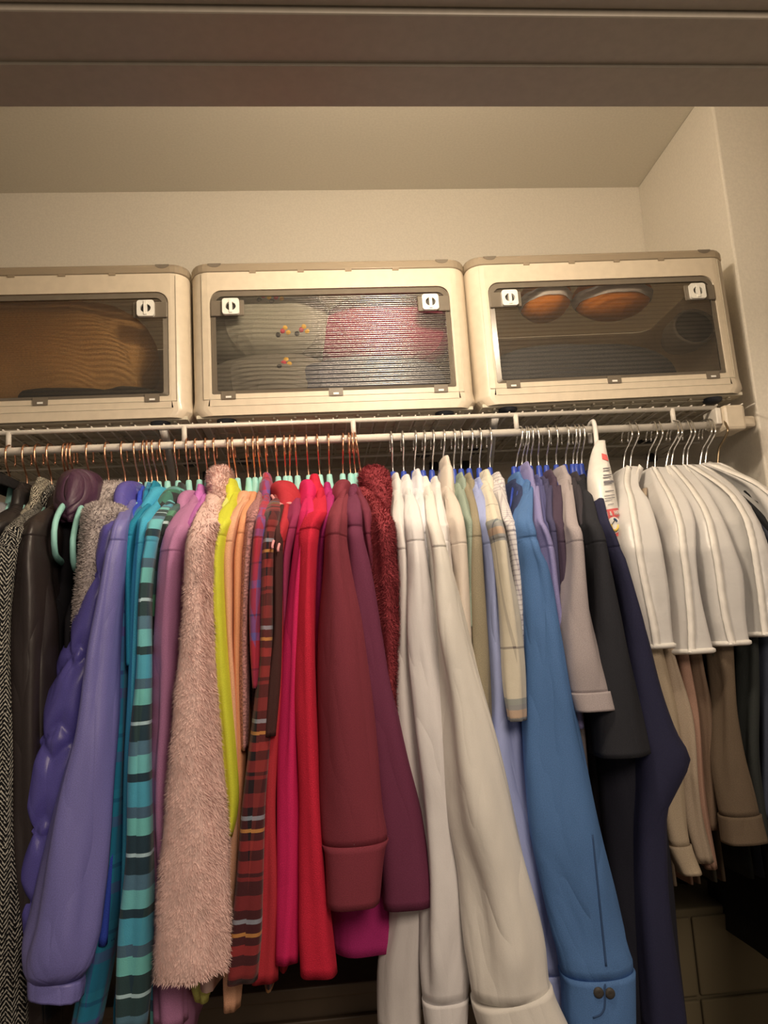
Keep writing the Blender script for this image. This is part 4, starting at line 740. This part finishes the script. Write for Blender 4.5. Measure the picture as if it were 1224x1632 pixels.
shirt('shirt', 'shirt', 'navy blue long sleeved shirt bent outwards at the elbow', 'navy blue shirt', 926, 930, F('navy_jersey', (43, 41, 60)), [(840, 947, 967), (880, 957, 982), (935, 972, 999), (1000, 982, 1022), (1100, 994, 1050), (1170, 1002, 1076), (1212, 1006, 1096), (1250, 1006, 1080), (1300, 1004, 1058), (1400, 1008, 1062), (1640, 1026, 1092)], ys=1.12, yc=1.07, b=0.045, collar=(934, 956, 764, 812), fold=0.003, bt=0.011, hem=0.92)
# --- jackets under the white shoulder covers
def under(name, label, short, hook, neck, c, edges, **k):
    k.setdefault('ys', 1.185); k.setdefault('b', 0.032); k.setdefault('bt', 0.006); k.setdefault('hy', 0.13); k.setdefault('seam', 0)
    return garment(name, k.pop('cat', 'jacket'), label, short, hook, neck, F(short.replace(' ', '_'), c, wr=0.7), edges, kind=k.pop('kind', 'wire'), bulge=1.45, znk=ZR-0.098, **k)
def E_(cov, low): return cov+low
under('jacket', 'cream jacket whose lowest sleeve cuff shows below the first cover', 'cream jacket', 1000, 996, (176, 150, 116), [(850, 990, 1005), (950, 1004, 1026), (1035, 1018, 1050), (1150, 1036, 1076), (1240, 1046, 1083), (1300, 1054, 1090), (1346, 1064, 1098), (1391, 1084, 1114)], ys=1.18, yc=1.10, cuff=1346, hem=0.93)
under('jacket', 'pale beige jacket second below the white covers', 'pale beige jacket', 1010, 1007, (168, 142, 112), [(850, 1010, 1026), (950, 1028, 1044), (1035, 1048, 1064), (1150, 1070, 1098), (1240, 1082, 1106), (1300, 1090, 1116), (1372, 1110, 1133)], ys=1.185, yc=1.12)
under('jacket', 'pinkish tan jacket third below the white covers', 'pinkish tan jacket', 1040, 1034, (160, 118, 92), [(850, 1054, 1064), (950, 1066, 1078), (1035, 1072, 1088), (1150, 1090, 1110), (1250, 1100, 1116), (1382, 1122, 1139)], yc=1.13)
under('jacket', 'medium brown jacket fourth below the white covers', 'medium brown jacket', 1047, 1047, (112, 86, 64), [(850, 1068, 1080), (950, 1082, 1094), (1035, 1092, 1108), (1150, 1108, 1130), (1250, 1114, 1134), (1320, 1120, 1139)], yc=1.14)
under('jacket', 'dark olive jacket fifth below the white covers', 'dark olive jacket', 1074, 1064, (74, 66, 50), [(850, 1100, 1110), (950, 1110, 1120), (1035, 1122, 1136), (1150, 1140, 1154), (1260, 1130, 1150)], yc=1.15)
under('jacket', 'khaki brown jacket with broad sleeve cuff below the third cover', 'khaki brown jacket', 1079, 1073, (98, 78, 57), [(850, 1113, 1130), (950, 1124, 1150), (1035, 1132, 1160), (1120, 1138, 1164), (1200, 1138, 1182), (1260, 1144, 1200), (1300, 1149, 1208), (1341, 1154, 1218)], yc=1.10, cuff=1298)
under('suit_jacket', 'dark green black jacket left of the black suit', 'dark green jacket', 1092, 1092, (48, 48, 42), [(850, 1163, 1175), (950, 1178, 1190), (1035, 1180, 1200), (1200, 1174, 1206), (1340, 1200, 1226)], yc=1.13)
under('suit_jacket', 'blue grey jacket showing through the fourth cover', 'blue grey jacket', 1098, 1099, (58, 60, 68), [(850, 1178, 1190), (950, 1194, 1208), (1035, 1202, 1222), (1300, 1206, 1240)], yc=1.14)
under('suit_jacket', 'charcoal jacket under the cover nearest the wall', 'charcoal suit jacket', 1126, 1119, (62, 62, 66), [(850, 1206, 1216), (950, 1226, 1240), (1035, 1236, 1256), (1340, 1216, 1262)], yc=1.13)
under('suit_jacket', 'black suit jacket hanging beyond the covers at the right edge', 'black suit jacket', 1131, 1128, (36, 34, 32), [(850, 1218, 1230), (950, 1242, 1256), (1035, 1258, 1280), (1300, 1222, 1310), (1640, 1240, 1330)], yc=1.12, hem=0.90)
under('suit_jacket', 'black coat nearest the wall, its shoulder peeking past the last cover', 'black coat', 1150, 1148, (34, 32, 30), [(830, 1244, 1290), (1035, 1270, 1330), (1640, 1330, 1400)], kind='bronze', hem=0.90, ys=1.16)
# ------------------------------------------------------------------ white shoulder covers
def cover(label, pts, hem_t=0.0, seed=0):
    P = np.array(pts, float); v0, v1 = P[0, 0], P[-1, 0]
    def Yv(v): return float(np.interp(v, [v0, v0+22, v0+48, v0+85, v0+130, v1], [1.315, 1.25, 1.19, 1.14, 1.118, 1.105]))
    VS = np.concatenate([np.linspace(v0, v0+130, 22)[:-1], np.linspace(v0+130, v1, 22)])
    R = []
    for v in VS:
        a = at(pchip(P[:, 0], P[:, 1], [v])[0], v, Yv(v)); c = at(pchip(P[:, 0], P[:, 2], [v])[0], v, Yv(v))
        m_ = (a+c)/2; R.append([m_[0], YR, m_[2], abs(c[0]-a[0])/2, YR-Yv(v)])
    t = thing('garment_cover', label, 'garment cover', (R[0][0], YR, R[0][2]), 'white translucent shoulder covers')
    R = [[R[0][0], YR, R[0][2]+0.004, R[0][3]*0.5, R[0][4]*0.5]]+R
    o, G = loft('shell', R, M['cover'], t, n=44, power=5.0, fold=0.005, kf=6, seed=seed, cap_bot=False, grid=True, cap_top=True)
    n = G.shape[1]
    # bindings along the two front corners and around the hem
    for j in (n-1, 6):
        pts_ = G[1:, j]
        wd = 0.0055
        V = []; Fc = []; nrm = np.array([(0.35 if j == 6 else -0.05), -1, 0.25]); nrm /= np.linalg.norm(nrm)
        for i in range(len(pts_)):
            tn = pts_[min(i+1, len(pts_)-1)]-pts_[max(i-1, 0)]; tn /= np.linalg.norm(tn)+1e-9; s = np.cross(tn, nrm); s /= np.linalg.norm(s)+1e-9
            pk = 0.0007*math.sin(i*2.1+seed+math.sin(i*0.7)*2)
            for du, dn in ((-1, 0.0008), (-1, 0.0028), (1, 0.0028), (1, 0.0008)): V.append(pts_[i]+s*wd*du+nrm*(dn+pk))
        L = len(pts_)
        for i in range(L-1):
            for q in range(4): Fc.append((i*4+q, i*4+(q+1) % 4, (i+1)*4+(q+1) % 4, (i+1)*4+q))
        Fc += [(0, 1, 2, 3), (L*4-1, L*4-2, L*4-3, L*4-4)]
        mesh_obj('edge_binding', V, Fc, M['trim'], t)
    mesh_obj('hem_binding', *tubev(G[-1]+np.array([0, 0, 0.002]), 0.0042, 6, closed=True), M['trim'], t)
    return t
cover('white translucent cover nearest the printed white pouch', [(744, 994, 1024), (770, 988, 1022), (800, 988, 1043), (850, 995, 1059), (900, 1003, 1068), (950, 1012, 1076), (1000, 1022, 1080), (1032, 1027, 1084)], seed=1)
cover('white translucent cover second from the pouch, its hem flaring out', [(745, 1034, 1066), (770, 1044, 1084), (800, 1058, 1102), (836, 1072, 1112), (880, 1078, 1114), (920, 1082, 1119), (960, 1084, 1127), (1000, 1086, 1137), (1040, 1086, 1148)], seed=2)
cover('white translucent cover third from the pouch, over the khaki sleeve', [(742, 1062, 1094), (772, 1086, 1126), (825, 1114, 1160), (873, 1122, 1179), (920, 1128, 1193), (980, 1138, 1197), (1027, 1149, 1205)], seed=3)
cover('white translucent cover fourth from the pouch, cut by the right edge', [(741, 1090, 1120), (764, 1126, 1164), (791, 1160, 1195), (836, 1184, 1226), (880, 1194, 1242), (940, 1202, 1256), (1012, 1208, 1262)], seed=4)
cover('white translucent cover nearest the wall, only its shoulder in sight', [(738, 1118, 1150), (754, 1162, 1186), (775, 1204, 1226), (810, 1236, 1262), (880, 1266, 1304), (1010, 1284, 1330)], seed=5)
# ------------------------------------------------------------------ hanging pouch of baking soda
bp = at(943, 676, YR); bg = thing('hanging_pouch', 'white printed pouch with red label on a white plastic hook', 'pouch', (bp[0], YR, ZR))
hp = [at(941, 706, YR+0.020), at(940, 690, YR+0.021), (bp[0], YR+0.012, ZR+0.011), (bp[0]+0.001, YR-0.004, ZR+0.0145), at(948, 680, YR-0.016), at(950, 696, YR-0.022), at(951, 715, YR-0.03), at(952, 735, YR-0.045)]
mesh_obj('hook', *tubev(smooth_path(hp, 26), 0.0045, 8), M['whiteplast'], bg)
BGL = [(700, 955, 968), (712, 949, 969), (735, 944, 973), (760, 942, 978), (800, 946, 985), (835, 950, 991), (868, 955, 996)]
VB = np.linspace(700, 868, 30); pk = np.array(BGL, float)
def bagY(v): return float(np.interp(v, [700, 760, 868], [1.275, 1.20, 1.155]))
RB = []
for v in VB:
    Yb_ = bagY(v); a = at(pchip(pk[:, 0], pk[:, 1], [v])[0], v, Yb_); c = at(pchip(pk[:, 0], pk[:, 2], [v])[0], v, Yb_); m_ = (a+c)/2
    fat = 0.004+0.020*math.sin(math.pi*(v-695)/180)
    RB.append([m_[0], Yb_+0.012, m_[2], (c[0]-a[0])/2, fat])
ob, GB = loft('pouch', RB, plain('white_pouch', (0.82, 0.80, 0.77, 1), 0.35), bg, n=48, power=2.4, fold=0.0008, kf=4, seed=3, grid=True)
def on_bag(s, v, lift=0.0006):
    "a spot on the pouch's front: s from -1 (left) to 1 (right), at height v"
    i = int(np.clip(round((v-700)/168*29), 0, 28)); fr = (v-VB[i])/(VB[1]-VB[0])
    r0, r1 = RB[i], RB[min(i+1, 29)]; r = [r0[k]+(r1[k]-r0[k])*fr for k in range(5)]
    s = max(-0.985, min(0.985, s)); ang = math.acos(math.copysign(abs(s)**1.2, s)); x = r[0]+r[3]*math.copysign(abs(math.cos(ang))**(2/2.4), math.cos(ang)); y = r[1]-(r[4]+lift)*abs(math.sin(ang))**(2/2.4)
    return np.array([x, y-0.0012, r[2]])
def bag_patch(name, s0, s1, v0, v1, mat, ns=10, nv=5, skew=0.0, parent=None, lift=0.0006):
    V = [on_bag(s0+(s1-s0)*i/ns, v0+(v1-v0)*j/nv+skew*(i/ns), lift) for j in range(nv+1) for i in range(ns+1)]
    Fq = [(j*(ns+1)+i, j*(ns+1)+i+1, (j+1)*(ns+1)+i+1, (j+1)*(ns+1)+i) for j in range(nv) for i in range(ns)]
    return mesh_obj(name, V, Fq, mat, parent or bg)
red = plain('print_red', alb((226, 92, 84)), 0.4); ink = plain('print_ink', alb((120, 112, 108)), 0.5); yel = plain('print_yellow', alb((226, 186, 70)), 0.5); blu = plain('print_blue', alb((50, 80, 110)), 0.5); whp = plain('print_white', (0.85, 0.83, 0.8, 1), 0.4); blkp = plain('print_black', (0.02, 0.02, 0.02, 1), 0.5)
bag_patch('red_tag', -0.05, 0.70, 723, 733, red, skew=3)
for k, (v, s0, s1, h) in enumerate(((748, -0.1, 0.7, 1.6), (752, -0.1, 0.6, 1.6), (759, -0.15, 0.7, 1.6), (763, -0.2, 0.6, 1.6), (769, -0.2, 0.8, 3.6), (774, -0.2, 0.5, 1.4), (785, -0.2, 0.6, 1.2), (792, -0.3, 0.6, 1.0), (796, -0.3, 0.6, 1.0), (800, -0.3, 0.3, 1.0), (806, -0.1, 0.4, 1.0))):
    bag_patch('text_line', s0, s1, v, v+h, ink, ns=6, nv=1, skew=-1.5)
bag_patch('red_banner', -0.75, 0.90, 815, 828, red, skew=-4)
bag_patch('red_band', -0.70, 0.92, 849, 858, red, skew=-4)
cs, cv = 0.28, 838
def disc(name, rs, rv, mat, lift, n=20):
    V = [on_bag(cs, cv, lift)]+[on_bag(cs+rs*math.cos(2*math.pi*i/n), cv+rv*math.sin(2*math.pi*i/n), lift) for i in range(n)]
    return mesh_obj(name, V, [(0, 1+i, 1+(i+1) % n) for i in range(n)], mat, bg)
disc('emblem_ring', 0.66, 14.0, red, 0.0012); disc('emblem', 0.60, 12.5, whp, 0.0018)
def bag_line(name, pts, r, mat): return mesh_obj(name, *tubev(smooth_path([on_bag(cs+a, cv+b, 0.0022) for a, b in pts], 14), r, 6), mat, bg)
bag_line('emblem_arm', [(-0.28, -1), (-0.20, 6), (0.02, 8.5), (0.26, 5), (0.36, 0)], 0.0019, yel)
bag_line('emblem_arm_outline', [(-0.30, 2), (-0.18, 9), (0.04, 11), (0.30, 8)], 0.0005, blkp)
bag_line('emblem_hammer', [(-0.26, 1), (-0.08, -4), (0.10, -8)], 0.0007, blkp)
bag_line('emblem_hammer_head', [(-0.04, -9.5), (0.12, -8), (0.24, -5)], 0.0017, blu)
def bag_text(word, s0, ds, v, size):
    for k, ch in enumerate(word):
        if ch == ' ': continue
        s = s0+ds*k; p = on_bag(s, v-4*(s+0.75)/1.65, 0.0020); q = on_bag(s+0.05, v-4*(s+0.8)/1.65, 0.0016); d = q-p
        cd = bpy.data.curves.new('letter', 'FONT'); cd.body = ch; cd.size = size; cd.extrude = 0.0003; cd.offset = 0.00012; cd.align_x = 'CENTER'; cd.align_y = 'CENTER'; cd.materials.append(whp)
        tmp = bpy.data.objects.new('letter', cd); COL.objects.link(tmp); bpy.context.view_layer.update()
        me = bpy.data.meshes.new_from_object(tmp.evaluated_get(bpy.context.evaluated_depsgraph_get())); me.name = 'letter'; bpy.data.objects.remove(tmp)
        o = bpy.data.objects.new('letter', me); COL.objects.link(o)
        up_ = on_bag(s, v-5)-on_bag(s, v+5); o.rotation_euler = (math.atan2(up_[2], up_[1]), 0, math.atan2(d[1], d[0])); o.scale = (1, 1.35, 1); o.parent = bg; o.location = Vector(p+[0, -0.0006, 0])-Vector(bg['_o']); o['_o'] = bg['_o']
bag_text('ARM & HAM', -0.68, 0.18, 822.5, 0.0076)
# ------------------------------------------------------------------ storage under the clothes
q = at(1062, 1445, 1.42); ob_ = thing('storage_chest', 'olive brown fabric storage chest on the floor at the right', 'chest', (1.05, 1.55, 0))
olive = fabric('olive_canvas', (102, 87, 60), wr=0.2, weave=0.6); zt = float(at(1110, 1447, 1.40)[2])
xl = float(at(1052, 1500, 1.40)[0])
MB().box(xl, 0.868, 1.40, 1.72, 0.0, zt).build('body', olive, ob_, bevel=0.004)
xm = float(at(1105, 1520, 1.40)[0])
for z0, z1 in ((zt-0.14, zt-0.012), (zt-0.275, zt-0.147), (zt-0.41, zt-0.282)):
    for a, c in ((xl+0.006, xm-0.002), (xm+0.002, 0.862)): MB().box(a, c, 1.392, 1.40, z0, z1).build('drawer_panel', olive, ob_, bevel=0.003)
dk = plain('dark_wood', (0.10, 0.070, 0.045, 1), 0.5, bump=0.1)
dr = thing('dresser', 'low dark brown dresser on the floor behind the hanging clothes', 'dresser', (-0.2, 1.55, 0))
zd = float(at(560, 1585, 1.38)[2])
MB().box(-1.2, xl-0.02, 1.385, 1.73, 0.0, zd).box(-1.22, xl-0.012, 1.375, 1.735, zd, zd+0.02).build('body', dk, dr, bevel=0.003)
nx = 4; wx = (xl-0.02+1.2)/nx
for i in range(nx):
    for j in range(3):
        d_ = MB().box(-1.2+i*wx+0.008, -1.2+(i+1)*wx-0.008, 1.373, 1.385, zd-0.02-(j+1)*0.21, zd-0.03-j*0.21).build('drawer', dk, dr, bevel=0.003)
        xc = -1.2+(i+0.5)*wx; zc = zd-0.13-j*0.21
        vv, ff = lathe([(0.0, 0.02), (0.012, 0.018), (0.013, 0.010), (0.006, 0.0)], 14); mesh_obj('knob', [(xc+x, 1.373-z, zc+y) for x, y, z in vv], ff, M['dark'], d_)
for o in bpy.data.objects:
    if '_o' in o: del o['_o']
